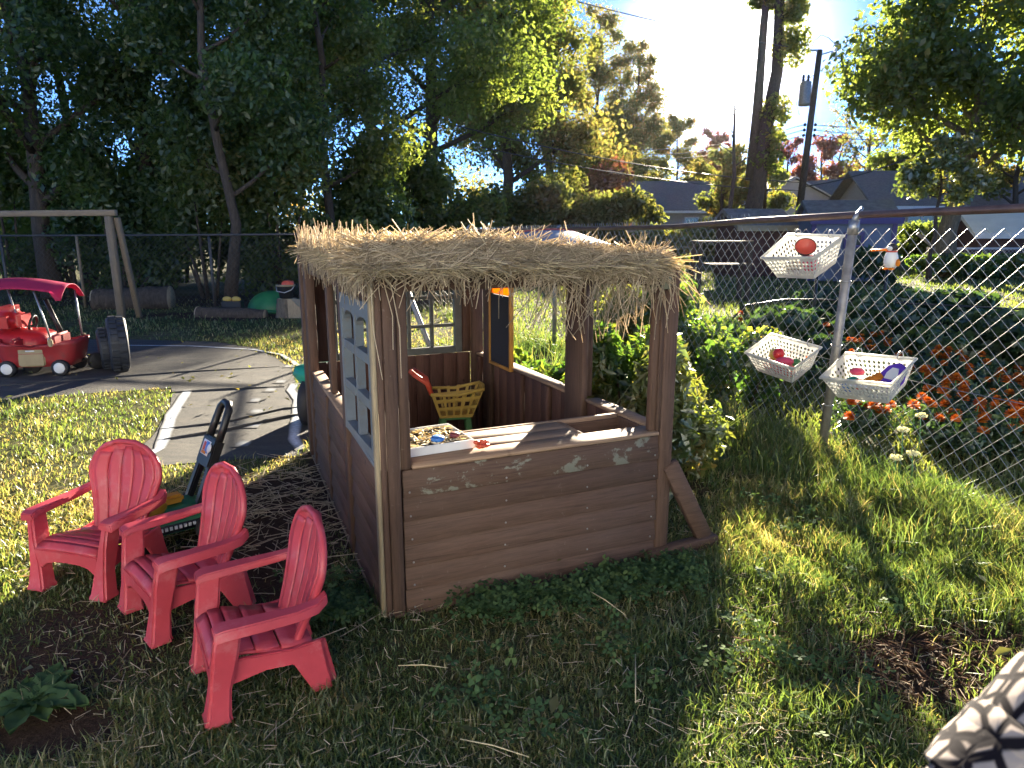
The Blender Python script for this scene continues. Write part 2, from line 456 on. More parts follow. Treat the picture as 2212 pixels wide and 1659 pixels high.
n1 = t.noise(v, .9, 6, .6); n2 = t.noise(v, 11, 6, .7); n3 = t.noise(v, 70, 5, .75)
turf = t.ramp(t.mix(.45, n1, n2), [(.34, (.04, .058, .018)), (.5, (.085, .085, .035)), (.62, (.16, .13, .07))])
soil = t.ramp(n3, [(.3, (.03, .02, .014)), (.6, (.08, .05, .034)), (.75, (.17, .115, .08))])
cc = t.mix(t.ramp(t.attr(), [(.25, (0, 0, 0)), (.6, (1, 1, 1))]), turf, soil)
t.l(cc, t.bsdf.inputs['Base Color']); t.bsdf.inputs['Roughness'].default_value = .95
t.bsdf.inputs['Specular IOR Level'].default_value = .1
t.bump(t.mix(.5, n2, n3), 1.0, .03)
g = part('ground', gme, t.m); tag(g, kind='structure')

# ---- black path fabric with sprayed lines
def sheet(name, poly, z, m, parent=None, st=.12, edge=None):
    xs = [p[0] for p in poly]; ys = [p[1] for p in poly]
    bm = bmesh.new()
    vs = [bm.verts.new((p[0], p[1], z)) for p in poly]
    f = bm.faces.new(vs)
    bmesh.ops.triangulate(bm, faces=[f]); bmesh.ops.recalc_face_normals(bm, faces=bm.faces)
    if bm.faces[:][0].normal.z < 0: bmesh.ops.reverse_faces(bm, faces=bm.faces)
    me = bpy.data.meshes.new(name); bm.to_mesh(me); bm.free()
    return part(name, me, m, parent)
t = NT('black_path_fabric'); v = t.coord()
w1 = t.noise(t.coord((.7, 2.2, 1)), 2.0, 5, .6, 1.5); w2 = t.noise(v, 26, 6, .7); w3 = t.noise(v, 300, 2)
cc = t.ramp(t.mix(.35, w1, w2), [(.3, (.032, .034, .038)), (.5, (.06, .058, .056)), (.68, (.11, .1, .085))])
t.l(cc, t.bsdf.inputs['Base Color']); t.bsdf.inputs['Roughness'].default_value = .72
t.bsdf.inputs['Specular IOR Level'].default_value = .35
t.bump(t.mix(.7, w1, w3), .55, .03)
M['fabric'] = t.m
def wob(P, k, a, seed):
    r = random.Random(seed); out = []
    for i in range(len(P)):
        A = Vector(P[i]); B = Vector(P[(i + 1) % len(P)])
        nn = max(1, int((B - A).length / k))
        for j in range(nn):
            q = A.lerp(B, j / nn); out.append((q.x + r.uniform(-a, a), q.y + r.uniform(-a, a)))
    return out
path = sheet('path', wob(PATH, .18, .012, 4), .004, M['fabric']); tag(path, kind='structure')
# loose cloth folds lying across the path
t = NT('sprayed_white_paint'); v = t.coord()
f = t.attr('rnd'); n = t.noise(v, 38, 5, .7)
t.bsdf.inputs['Roughness'].default_value = .8
mm_ = t.new('ShaderNodeMath', operation='MULTIPLY'); t.l(f, mm_.inputs[0]); t.l(t.ramp(n, [(.22, (.35,) * 3), (.6, (1,) * 3)]), mm_.inputs[1])
t.l(t.mix(mm_.outputs[0], (.06, .058, .056), (.62, .68, .74)), t.bsdf.inputs['Base Color'])
M['spray'] = t.m
def sprayline(pts, w, name='painted_line', z=.008):
    P = []
    for i in range(len(pts) - 1):
        A, B = Vector(pts[i]), Vector(pts[i + 1]); nn = max(2, int((B - A).length / .06))
        for j in range(nn): P.append(A.lerp(B, j / nn))
    P.append(Vector(pts[-1]))
    V = []; rn = []; F = []
    for i, p in enumerate(P):
        d = (P[min(i + 1, len(P) - 1)] - P[max(i - 1, 0)]).normalized(); s = Vector((-d.y, d.x))
        ww = w * (1 + .3 * noise.noise(Vector((p.x * 4, p.y * 4, 1))))
        endf = min(1, i / 2.0, (len(P) - 1 - i) / 2.0)
        for k, a in ((-1.0, 0), (-.5, .75), (0, 1), (.5, .75), (1, 0)):
            V.append((p.x + s.x * ww * k, p.y + s.y * ww * k, z)); rn.append(a * endf)
    for i in range(len(P) - 1):
        for k in range(4): F.append((i * 5 + k, i * 5 + k + 1, (i + 1) * 5 + k + 1, (i + 1) * 5 + k))
    me = npmesh(name, V, F, 4, rn, True); 
    return part(name, me, M['spray'], path)
sprayline([(-2.31, 4.12), (-2.28, 4.4), (-2.36, 4.62), (-2.6, 5.25), (-2.86, 6.12)], .045)
sprayline([(-1.36, 4.37), (-1.48, 4.62), (-1.63, 5.2), (-1.78, 5.75), (-1.95, 6.1), (-2.0, 6.4)], .042)
sprayline([(-1.95, 6.75), (-2.25, 7.3), (-2.6, 7.9), (-3.05, 8.25), (-3.9, 8.5), (-4.8, 8.55)], .03)
for (x, y) in ((-1.78, 4.5), (-1.87, 4.95), (-1.98, 5.35), (-2.13, 5.72), (-2.13, 6.1), (-2.15, 6.45), (-2.3, 7.2)):
    sprayline([(x, y - .07), (x, y + .09)], .055, 'painted_dash')
# wrinkles: low folds of the fabric
wr = MB()
for pts, w in ([((-2.35, 4.6), (-2.0, 4.85), (-1.7, 5.2), (-1.45, 5.35)), .03], [((-2.5, 4.85), (-2.1, 5.05), (-1.8, 5.45), (-1.62, 5.5)), .022],
               [((-3.0, 6.0), (-2.5, 6.15), (-2.05, 6.25)), .025], [((-6.3, 5.9), (-4.6, 6.3), (-3.3, 6.9), (-2.4, 7.2)), .02]):
    wr.tube([(a, b, .003) for a, b in pts], [w * .35] + [w * .7] * (len(pts) - 2) + [w * .3], 6)
part('fabric_fold', wr, M['fabric'], path, kind='stuff')

# ---- grass blades -------------------------------------------------
def blades(n, xy, h, w, lean, rnd, seed=1, curl=.6, z0=0.0):
    r = np.random.default_rng(seed)
    a = r.random(n) * 2 * np.pi; la = r.random(n) * 2 * np.pi
    x, y = xy
    sx, sy = np.cos(a) * w / 2, np.sin(a) * w / 2
    l = lean * h * (.3 + r.random(n)); lx, ly = np.cos(la) * l, np.sin(la) * l
    hh = np.sqrt(np.clip(h * h - (l * .8) ** 2, (h * .15) ** 2, None))
    V = np.empty((n, 5, 3), np.float32)
    V[:, 0] = np.stack([x - sx, y - sy, np.full(n, z0)], -1); V[:, 1] = np.stack([x + sx, y + sy, np.full(n, z0)], -1)
    mx, my = x + lx * (1 - curl) * .5, y + ly * (1 - curl) * .5
    V[:, 2] = np.stack([mx + sx * .8, my + sy * .8, z0 + hh * .62], -1); V[:, 3] = np.stack([mx - sx * .8, my - sy * .8, z0 + hh * .62], -1)
    V[:, 4] = np.stack([x + lx, y + ly, z0 + hh], -1)
    b = np.arange(n)[:, None] * 5
    F = np.concatenate([b + np.array([0, 1, 2]), b + np.array([0, 2, 3]), b + np.array([3, 2, 4])])
    return V.reshape(-1, 3), F, np.repeat(rnd, 5)
def inhouse(x, y, pad=.0):
    hx = (x - HO[0]) * HX[0] + (y - HO[1]) * HX[1]; hy = (x - HO[0]) * HY[0] + (y - HO[1]) * HY[1]
    return (hx > -pad) & (hx < 1.24 + pad) & (hy > -pad) & (hy < 2.15 + pad)
FP0 = np.array([1.95, 4.22]); FD = np.array([-.322, .947]); FN = np.array([-.947, -.322])
def fdist(x, y): return (x - FP0[0]) * FN[0] + (y - FP0[1]) * FN[1]     # >0: on the camera's side of the fence
def lawn(n, y0, y1, seed):
    r = np.random.default_rng(seed)
    p = r.random(n)
    Y = y0 * (y1 / y0) ** p                      # density falls with distance
    X = (r.random(n) * 2 - 1) * (Y * .82 + .45)
    dm = dirtmask(X, Y)
    keep = ~inpoly(X, Y, PATH) & ~inhouse(X, Y, .01) & (r.random(n) > dm * 1.15) & (fdist(X, Y) > -.05)
    keep &= r.random(n) < .35 + 1.1 * vnoise(X, Y, 3.1, 5)
    keep &= Y < 14.5
    X, Y = X[keep], Y[keep]; n = len(X)
    dry = vnoise(X, Y, .8, 11) * .5 + vnoise(X, Y, 3.7, 12) * .5
    fd = fdist(X, Y)
    tall = np.clip(1.1 - fd / .75, 0, 1) * (vnoise(X, Y, 2.2, 21) > .3)
    rightside = smooth01((X - (.3 + .12 * Y)) / .6)
    tuft = vnoise(X, Y, 5.5, 31)
    h = (.016 + .024 * r.random(n) + .04 * (tuft > .64) * r.random(n)) * (1 + .55 * rightside) + tall * (.04 + .12 * r.random(n))
    h *= 1 + np.clip(Y - 4, 0, 6) * .08
    w = (.0028 + .0022 * r.random(n)) * (1 + np.clip(Y - 2, 0, 12) * .22)
    rnd = np.clip(.04 + .66 * dry + .45 * (r.random(n) - .5) + .35 * (r.random(n) < .16) - tall * .1 + .3 * (vnoise(X, Y, 1.7, 41) > .64) * r.random(n) + .22 * rightside * (r.random(n) < .3) + .1 * (1 - rightside) * (X < -1), 0, 1)
    lean = (.6 + 1.4 * r.random(n)) * (1 - .45 * rightside)
    return blades(n, (X, Y), h, w, lean, rnd, seed + 50)
for k, (n, y0, y1) in enumerate(((210000, 1.25, 3.6), (130000, 3.2, 9), (50000, 8, 14.5))):
    V, F, rn = lawn(n, y0, y1, 60 + k)
    me = npmesh('lawn_grass', V, F, 3, rn); tag(part('lawn_grass', me, M['grass']), kind='stuff')
# tall tufts along the fence and house
def tufts(name, spots, per, h0, h1, w, dry, seed, m='grass', spread=.09):
    r = np.random.default_rng(seed)
    X = np.concatenate([x + r.normal(0, spread, per) for x, y in spots]); Y = np.concatenate([y + r.normal(0, spread, per) for x, y in spots])
    keep = ~inhouse(X, Y, .01); X, Y = X[keep], Y[keep]; n = len(X)
    V, F, rn = blades(n, (X, Y), h0 + (h1 - h0) * r.random(n), w * (.7 + .6 * r.random(n)), .35 + .8 * r.random(n), np.clip(dry + .25 * r.normal(0, 1, n), 0, 1), seed)
    me = npmesh(name, V, F, 3, rn); return tag(part(name, me, M[m]), kind='stuff')
r = random.Random(3)
sp = []
for k in range(85):
    s = r.uniform(-1.3, 2.6); o = abs(r.gauss(0, .3)) + .02
    sp.append((FP0[0] + FD[0] * s + FN[0] * o, FP0[1] + FD[1] * s + FN[1] * o))
tufts('fence_grass', sp, 80, .07, .22, .005, .3, 5)
sp = [(1.02 + r.gauss(0, .2), 4.0 + r.gauss(0, .4)) for k in range(26)] + [(r.uniform(.75, 1.7), r.uniform(1.9, 3.6)) for k in range(34)]
tufts('tufted_grass', sp, 60, .03, .075, .004, .38, 6, spread=.06)
# grass on the far side of the right fence
rr_ = np.random.default_rng(77)
n = 42000
Y = 2.6 * (24 / 2.6) ** rr_.random(n); X = rr_.random(n) * (Y * .85 + .3)
k = (fdist(X, Y) < -.02) & (fdist(X, Y) > -25); X, Y = X[k], Y[k]; n = len(X)
V, F, rn = blades(n, (X, Y), (.05 + .06 * rr_.random(n)), .006 * (1 + Y * .2), .4 + .6 * rr_.random(n), np.clip(.2 + .3 * rr_.random(n) + .25 * vnoise(X, Y, .7, 4), 0, .75), 9)
tag(part('garden_grass', npmesh('garden_grass', V, F, 3, rn), M['grass']), kind='stuff')
# clover along the front of the playhouse
def clover(name, spots, seed):
    r = np.random.default_rng(seed); V = []; F = []; rn = []
    for (x, y, n, sp) in spots:
        for i in range(n):
            cx, cy = x + r.normal(0, sp), y + r.normal(0, sp * .6)
            if inhouse(np.array([cx]), np.array([cy]), .005)[0]: continue
            z = .03 + .045 * r.random(); s = .008 + .005 * r.random(); a0 = r.random() * 6.28; c = r.random()
            tx, ty = r.normal(0, .35, 2)
            for k in range(3):
                a = a0 + k * 2.094
                for da, rad in ((0, 0), (-.55, .8), (-.3, 1.15), (.3, 1.15), (.55, .8)):
                    px, py = s * 1.5 * rad * math.cos(a + da), s * 1.5 * rad * math.sin(a + da)
                    V.append((cx + px, cy + py, z + px * tx + py * ty))
                b = len(V) - 5; F += [(b, b + 1, b + 2), (b, b + 2, b + 3), (b, b + 3, b + 4)]; rn += [c] * 5
    return tag(part(name, npmesh(name, V, F, 3, rn), M['clover']), kind='stuff')
def hw(x, y): p = HO + HX * x + HY * y; return float(p[0]), float(p[1])
cl = []
for k in range(60):
    u = random.random(); x, y = hw(.3 + .95 * u, -.07 - .2 * random.random() ** 1.5 - .06 * u); cl.append((x, y, 26, .055))
for k in range(16):
    x, y = hw(-.12 - .18 * random.random(), .0 + .35 * random.random()); cl.append((x, y, 26, .045))
for k in range(20): cl.append((random.uniform(-.25, .45), random.uniform(1.7, 2.25), 10, .06))
for k in range(42):
    y_ = random.uniform(1.7, 3.8); cl.append((random.uniform(.32, .62) * y_ + random.uniform(-.1, .1), y_, random.randint(5, 16), .05))
clover('clover', cl, 4)
# straw bits on the ground: litter over the bare soil
def stalks(n, pos, length, rad, seed, flat=.12, rnd=None):
    r = np.random.default_rng(seed); P = np.asarray(pos, float)
    a = r.random(n) * 2 * np.pi; e = r.normal(0, flat, n)
    L = length(r, n) / 2
    d = np.stack([np.cos(a) * np.cos(e), np.sin(a) * np.cos(e), np.sin(e)], -1)
    return stalkmesh(P - d * L[:, None], P + d * L[:, None], rad, r, rnd)
def stalkmesh(A, B, rad, r, rnd=None, bend=.0):
    n = len(A); d = B - A; d /= np.linalg.norm(d, axis=1)[:, None] + 1e-9
    up = np.tile([0., 0, 1], (n, 1)); s = np.cross(d, up); s /= np.linalg.norm(s, axis=1)[:, None] + 1e-6; t_ = np.cross(s, d)
    mid = (A + B) / 2 + r.normal(0, 1, (n, 3)) * bend
    V = np.empty((n, 9, 3))
    for j, (c, q) in enumerate(((A, .9), (mid, 1.0), (B, .7))):
        for k in range(3):
            an = 2.094 * k
            V[:, j * 3 + k] = c + (s * math.cos(an) + t_ * math.sin(an)) * (rad * q)
    b = np.arange(n)[:, None] * 9; F = []
    for j in (0, 3):
        for k in range(3): F.append(b + np.array([j + k, j + (k + 1) % 3, j + 3 + (k + 1) % 3, j + 3 + k]))
    if rnd is None: rnd = r.random(n)
    return V.reshape(-1, 3), np.concatenate(F), np.repeat(rnd, 9)
r = np.random.default_rng(15); n = 950
X = -1.05 + r.normal(0, .42, n); Y = 3.45 + r.normal(0, .45, n); k = ~inhouse(X, Y, 0) & ~(inpoly(X, Y, PATH) & (r.random(n) > .03)); X, Y = X[k], Y[k]; n = len(X)
V, F, rn = stalks(n, np.stack([X, Y, .008 + .02 * r.random(n)], -1), lambda r, n: .04 + .2 * r.random(n) ** 2, .0024, 16, .1, .1 + .8 * r.random(n))
tag(part('straw_litter', npmesh('straw_litter', V, F, 4, rn), M['strawdull']), kind='stuff')
n = 900
X = 1.42 + r.normal(0, .3, n); Y = 2.08 + r.normal(0, .16, n)
V, F, rn = stalks(n, np.stack([X, Y, .008 + .02 * r.random(n)], -1), lambda r, n: .02 + .07 * r.random(n) ** 2, .0028, 18, .2)
tag(part('mulch_litter', npmesh('mulch_litter', V, F, 4, rn), bpy.data.materials.get('mulch') or leafmat('mulch', [(0, (.05, .025, .015)), (.6, (.14, .075, .045)), (1, (.3, .2, .12))], .15, gloss=.02)), kind='stuff')
n = 2600
Y = 1.3 * 3 ** r.random(n); X = (r.random(n) * 2 - 1) * (.75 * Y); k = ~inhouse(X, Y, 0); X, Y = X[k], Y[k]; n = len(X)
V, F, rn = stalks(n, np.stack([X, Y, .012 + .025 * r.random(n)], -1), lambda r, n: .02 + .06 * r.random(n) ** 2, .0012, 17, .25)
tag(part('dry_grass_litter', npmesh('dry_grass_litter', V, F, 4, rn), M['strawdull']), kind='stuff')
for (a, b, z, c) in (((-.36, 2.0), (-.2, 1.985), .05, 'pale straw stalk on shaded grass below the front corner post'), ((-.14, 1.67), (.045, 1.6), .05, 'long straw stalk lying on the shaded grass at the bottom of the lawn'),
                     ((.28, 2.45), (.4, 2.26), .07, 'straw stalk leaning on clover in front of the plank wall'), ((.36, 1.82), (.4, 2.06), .05, 'straw stalk standing out of the grass near the sunlit edge')):
    mb = MB(); mb.tube([(a[0], a[1], z), ((a[0] + b[0]) / 2, (a[1] + b[1]) / 2, z + .008), (b[0], b[1], z + .002)], [.0016, .002, .0012], 6)
    o = part('straw_stalk', mb, simple('straw_stalk_tan', (.55, .46, .27), .5, .2, 20, 0) if 'straw_stalk_tan' not in bpy.data.materials else bpy.data.materials['straw_stalk_tan'])
    tag(o, c, 'straw', 'loose straw stalks on the lawn')

# ---- foliage ------------------------------------------------------
def leafcloud(name, C, Rr, n, leaf, mat, seed, rmin=0.0, bias=.6, aspect=.55, w=None, flatten=0, rshift=0):
    """C (k,3) cluster centres, Rr (k,3) radii; n leaf quads scattered through them"""
    r = np.random.default_rng(seed)
    C = np.asarray(C, float); Rr = np.asarray(Rr, float)
    if Rr.ndim == 1: Rr = np.stack([Rr] * 3, -1)
    w = Rr.prod(1) ** (2 / 3) if w is None else np.asarray(w, float)
    k = r.choice(len(C), n, p=w / w.sum())
    d = r.normal(0, 1, (n, 3)); d /= np.linalg.norm(d, axis=1)[:, None]
    rad = r.random(n) ** bias
    P = C[k] + d * Rr[k] * rad[:, None]
    P[:, 2] = np.maximum(P[:, 2], .03 + .1 * r.random(n))
    nrm = r.normal(0, 1, (n, 3)) + d * .7 + np.array([0, 0, .5 + flatten]); nrm /= np.linalg.norm(nrm, axis=1)[:, None]
    a = r.normal(0, 1, (n, 3)); a -= nrm * (a * nrm).sum(1)[:, None]; a /= np.linalg.norm(a, axis=1)[:, None]
    a[:, 2] -= .25
    b = np.cross(nrm, a)
    L = leaf * (.6 + .8 * r.random(n)); W = L * aspect
    V = np.empty((n, 4, 3), np.float32)
    V[:, 0] = P - a * (L / 2)[:, None]; V[:, 2] = P + a * (L / 2)[:, None]
    fold = nrm * (W * .18)[:, None]
    V[:, 1] = P + b * (W / 2)[:, None] + fold; V[:, 3] = P - b * (W / 2)[:, None] + fold
    cr = r.random(len(C))[k]
    rnd = np.clip(.5 * r.random(n) + .5 * cr + rshift, 0, 1)
    q = np.arange(n)[:, None] * 4
    F = np.concatenate([q + np.array([0, 1, 2]), q + np.array([0, 2, 3])])
    return npmesh(name, V.reshape(-1, 3), F, 3, np.repeat(rnd, 4))
r = np.random.default_rng(88)
fc = [(r.uniform(-6, -1.5), r.uniform(4.4, 8.6), .012) for k in range(150)] + [(r.uniform(-2.5, 2.5), r.uniform(1.7, 5), .05) for k in range(60)]
tag(part('fallen_leaves', leafcloud('fallen_leaves', fc, [(.25, .25, .004)] * len(fc), 210, .045, None, 89, flatten=4), M['leaf_gold']), kind='stuff')
def skeleton(h, tr, base, nb, blen, seed, lean=(0, 0), up=.5, twigs=3, droop=0, wob=.04):
    r = random.Random(seed); mb = MB(); tips = []
    m = 7; pts = []
    for i in range(m):
        f = i / (m - 1)
        pts.append(Vector((lean[0] * f * h + r.uniform(-1, 1) * wob * h * (f > 0) * .5, lean[1] * f * h + r.uniform(-1, 1) * wob * h * (f > 0) * .5, h * .93 * f)))
    rad = [tr * (1.25 if i == 0 else 1 - .8 * i / (m - 1)) for i in range(m)]
    mb.tube(pts, rad, 8)
    def along(f):
        x = f * (m - 1); i = min(int(x), m - 2); return pts[i].lerp(pts[i + 1], x - i), rad[i] * (1 - x + i) + rad[i + 1] * (x - i)
    for b in range(nb):
        f = base + (1 - base) * (b + r.random() * .8) / nb; f = min(f, .98)
        p, rr = along(f); az = b * 2.399 + r.uniform(-.5, .5)
        L = blen * (1 - .55 * ((f - base) / (1 - base + 1e-6)) ** 1.3) * r.uniform(.7, 1.15)
        d = Vector((math.cos(az), math.sin(az), up + r.uniform(-.2, .3))).normalized()
        q = [p]; c = p.copy()
        for s in range(4):
            d = (d + Vector((r.uniform(-.25, .25), r.uniform(-.25, .25), .06 - droop))).normalized()
            c = c + d * L / 4; q.append(c.copy())
            if s >= 1: tips.append((c.copy(), L * (.22 + .06 * s)))
        mb.tube(q, [rr * .55, rr * .45, rr * .34, rr * .22, rr * .1], 6)
        for tw in range(twigs):
            i = r.choice((2, 3)); dd = (d + Vector((r.uniform(-1, 1), r.uniform(-1, 1), r.uniform(-.4, .6)))).normalized()
            e = q[i] + dd * L * r.uniform(.25, .42)
            mb.tube([q[i], q[i].lerp(e, .5) + Vector((0, 0, .03 * L)), e], [rr * .22, rr * .14, rr * .05], 4)
            tips.append((e, L * .24))
    tips.append((pts[-1], blen * .3))
    return mb, tips
def tree(label, loc, h, tr, base, nb, blen, n, leaf, mat, seed, bk='bark', group=None, name='tree', lean=(0, 0), up=.5, twigs=3, cs=1.0, droop=0, flat=.8, cat='tree', bias=.55, extra=None):
    root = thing(name, label, cat, loc, 0, group)
    mb, tips = skeleton(h, tr, base, nb, blen, seed, lean, up, twigs, droop)
    part('trunk', mb, M[bk], root)
    if n:
        C = [t_[0] for t_ in tips]; Rr = [(t_[1] * cs, t_[1] * cs, t_[1] * cs * flat) for t_ in tips]
        if extra:
            for c, q in extra: C.append(Vector(c)); Rr.append(q)
        part('crown', leafcloud('crown', [tuple(c) for c in C], Rr, n, leaf, mat, seed, bias=bias), mat, root)
    return root
def bush(label, loc, r3, n, leaf, mat, seed, group=None, name='bush', k=7, cat='bush', aspect=.5, stems=5):
    root = thing(name, label, cat, loc, 0, group); r = random.Random(seed)
    C = []; Rr = []
    for i in range(k):
        C.append((r.uniform(-.6, .6) * r3[0], r.uniform(-.6, .6) * r3[1], r3[2] * r.uniform(.3, 1.45))); q = r.uniform(.32, .55)
        Rr.append((r3[0] * q, r3[1] * q, r3[2] * q * .9))
    part('foliage', leafcloud('foliage', C, Rr, n, leaf, mat, seed, aspect=aspect, bias=.7), mat, root)
    mb = MB()
    for i in range(stems):
        c = C[i % len(C)]
        mb.tube([(c[0] * .25, c[1] * .25, -.02), (c[0] * .6, c[1] * .6, c[2] * .55), c], [.02 * r3[2] + .004, .012 * r3[2] + .003, .003], 5)
    part('stems', mb, M['bark'], root)
    return root
def at(px, Y, z=0.0):
    """ground position straight below picture column px at distance Y (z = height)"""
    c, s = math.cos(PITCH), math.sin(PITCH)
    return ((px - 1106) / 1533.0 * (c * Y + s * CAM_H * .6), Y, z)
def zat(py, Y):
    c, s = math.cos(PITCH), math.sin(PITCH); v = (829.5 - py) / 1533.0
    return CAM_H + Y * (c * v - s) / (c + s * v)
def at(px, Y, py=493.0, z=0.0):
    """point on the ground at distance Y that stands below what the picture shows at (px, py)"""
    c, s = math.cos(PITCH), math.sin(PITCH); v = (829.5 - py) / 1533.0
    return ((px - 1106) / 1533.0 * Y / (c + s * v), Y, z)
# ================================================================== TREES
# near trees behind the left fence
tree('slender tree with a lit trunk standing behind the far fence left of the playhouse', at(490, 13.9, 560), 9.5, .115, .22, 15, 2.3, 28000, .105, M['leaf_dark'], 101, up=.55, name='tree', cs=1.15)
tree('dark tree with a thick shaded trunk behind the timber frame', at(105, 14.6, 560), 9, .2, .2, 16, 2.7, 21000, .11, M['leaf_dark'], 102, cs=1.15)
tree('tall leafy tree cut off by the left edge of the photo', at(-160, 14.8), 9.5, .2, .25, 14, 2.8, 9000, .12, M['leaf_dark'], 103)
tree('thin tree between the slender lit trunk and the straw roof', at(705, 16.5, 430), 10.5, .12, .2, 16, 2.2, 28000, .11, M['leaf_mid'], 104, cs=1.1)
tree('tree with fine branches against blue sky in the top left corner', at(180, 17.5), 11, .15, .4, 13, 3.0, 14000, .12, M['leaf_mid'], 105, cs=.9)
tree('dense tree filling the gap above the timber frame post', at(330, 16.2), 11, .17, .22, 18, 2.7, 36000, .11, M['leaf_dark'], 106, cs=1.1)
tree('leafy tree in the second row behind the slender lit trunk', at(560, 19.5), 13, .17, .18, 18, 3.1, 36000, .12, M['leaf_mid'], 107, cs=1.1)
# middle group, farther back
tree('tall forked tree with bare limbs showing above the straw roof', at(800, 24, 200), 18, .24, .25, 22, 4.2, 44000, .15, M['leaf_mid'], 108, bk='bark', cs=1.0)
tree('big tree with a long arched limb near the top centre', at(930, 30, 250), 21, .3, .2, 24, 5.0, 48000, .18, M['leaf_mid'], 109, cs=1.1, twigs=4)
tree('tall golden tree at the left border of the open sky', at(1085, 38, 250), 25, .3, .14, 26, 5.2, 52000, .22, M['leaf_gold'], 110, cs=1.35, twigs=7, bias=.9)
tree('narrow golden tree reaching the top edge beside the open sky', at(1172, 42, 250), 27, .26, .12, 26, 3.6, 42000, .22, M['leaf_gold'], 111, cs=1.35, twigs=7, bias=.9)
tree('lower autumn tree left of the sun', at(1290, 86, 300), 26, .35, .12, 26, 5.6, 42000, .32, M['leaf_gold'], 112, cs=1.35, twigs=7, bias=.9)
tree('loose autumn tree nearest the sun glare', at(1375, 90, 300), 23.5, .3, .15, 24, 4.6, 28000, .32, M['leaf_gold'], 113, cs=1.35, twigs=7, bias=.9)
tree('short autumn tree low in front of the sun glare', at(1465, 72, 330), 12, .2, .12, 18, 3.4, 16000, .28, M['leaf_gold'], 127, cs=1.1, twigs=6)
tree('low autumn tree between the sun glare and the leaning forked tree', at(1545, 76, 330), 11.2, .2, .12, 18, 3.2, 14000, .28, M['leaf_red'], 131, cs=1.1, twigs=6)
# right of the sun
rt = tree('tall leaning tree with a forked trunk right of the sun', at(1612, 33, 440), 17.5, .42, .6, 13, 1.35, 20000, .17, M['leaf_mid'], 114, bk='bark', lean=(.085, .03), cs=1.15,
          extra=[((.8, 0, 4.3), (.8, .7, .7)), ((1.0, 0, 6.4), (.75, .8, .8)), ((1.5, 0, 9.2), (.85, .9, 1.1)), ((1.3, 0, 11), (.9, .9, 1.1)), ((1.6, .2, 12.6), (.9, 1, 1)), ((.9, 0, 5.2), (.7, .8, .6))])
mb = MB(); b = Vector((.12, 0, 3.5)); mb.tube([b, b + Vector((.15, .2, 3)), b + Vector((.2, .3, 6.5)), b + Vector((.35, .3, 10))], [.26, .22, .18, .1], 8)
part('limb', mb, M['bark'], rt)
tree('thin dead snag just left of the leaning forked tree', at(1578, 30, 400), 7.5, .13, .5, 7, .9, 0, .2, None, 115, bk='bark')
tree('small green tree at the foot of the leaning forked trunk', at(1560, 36, 400), 5.2, .15, .1, 14, 1.9, 9000, .18, M['leaf_gold'], 128, cs=1.1)
tree('small yellowing tree between forked trunk and gabled house', at(1655, 38, 400), 6.5, .14, .12, 12, 1.7, 7000, .2, M['leaf_yel'], 116)
tree('red-leaved tree behind the gabled house roof', at(1780, 66, 350), 9.3, .2, .2, 14, 3.2, 8000, .3, M['leaf_red'], 117)
tree('dark red tree right behind the utility pole', at(1700, 64, 350), 8.8, .2, .2, 14, 2.8, 8000, .3, M['leaf_red'], 129)
for k, (px, Y, h) in enumerate(((1875, 58, 12.5), (1815, 70, 12.5), (1930, 62, 11.5))):
    tree(['nearly bare tree with a spreading top left of the maple', 'bare twiggy tree behind the red leaves', 'sparse tree half hidden by the maple'][k], at(px, Y, 350), h, .2, .3, 18, 2.9, 1500, .25, M['leaf_gold'], 118 + k, twigs=6, cs=.8, group='bare autumn trees on the skyline')
maple = tree('large dense maple with pale limbs at the right edge', at(2075, 21, 300), 8.3, .3, .36, 20, 3.6, 30000, .19, M['leaf_mid'], 121, bk='barkpale', lean=(.05, 0), up=.4, cs=1.15,
             extra=[((-1.3, -.3, 5.4), (1.3, 1.3, .9)), ((.4, -.4, 6.8), (1.9, 1.5, 1.1)), ((2.2, -.2, 5.6), (1.8, 1.5, 1.3)), ((-2.2, 0, 4.9), (1.0, 1.0, .6)), ((2.8, 0, 7.3), (1.8, 1.5, 1.2))])
tree('yellow-green young tree in front of the brick house', at(2030, 19.5, 420), 3.9, .07, .56, 14, 1.1, 5200, .14, M['leaf_yel'], 122, cs=1.0, up=.15)
tree('yellowing tree above the dark roof at the right edge', at(2200, 34, 330), 7.8, .18, .25, 13, 2.3, 8000, .2, M['leaf_gold'], 123)
tree('dull green tree behind the blue shed and bushes', at(1965, 42, 380), 7, .2, .1, 14, 2.6, 10000, .24, M['leaf_mid'], 124)
# far wood on the skyline
C = []; Rr = []
r = random.Random(9)
for k in range(60):
    xx = r.uniform(-75, 75); C.append((xx, r.uniform(96, 110), r.uniform(2.5, 13 if xx < 12 else 8))); q = r.uniform(2.5, 4.8); Rr.append((q * 1.3, q, q))
me = leafcloud('far_wood', C, Rr, 42000, .55, M['leaf_gold'], 31, bias=.6); tag(part('far_wood', me, M['leaf_gold']), kind='stuff')
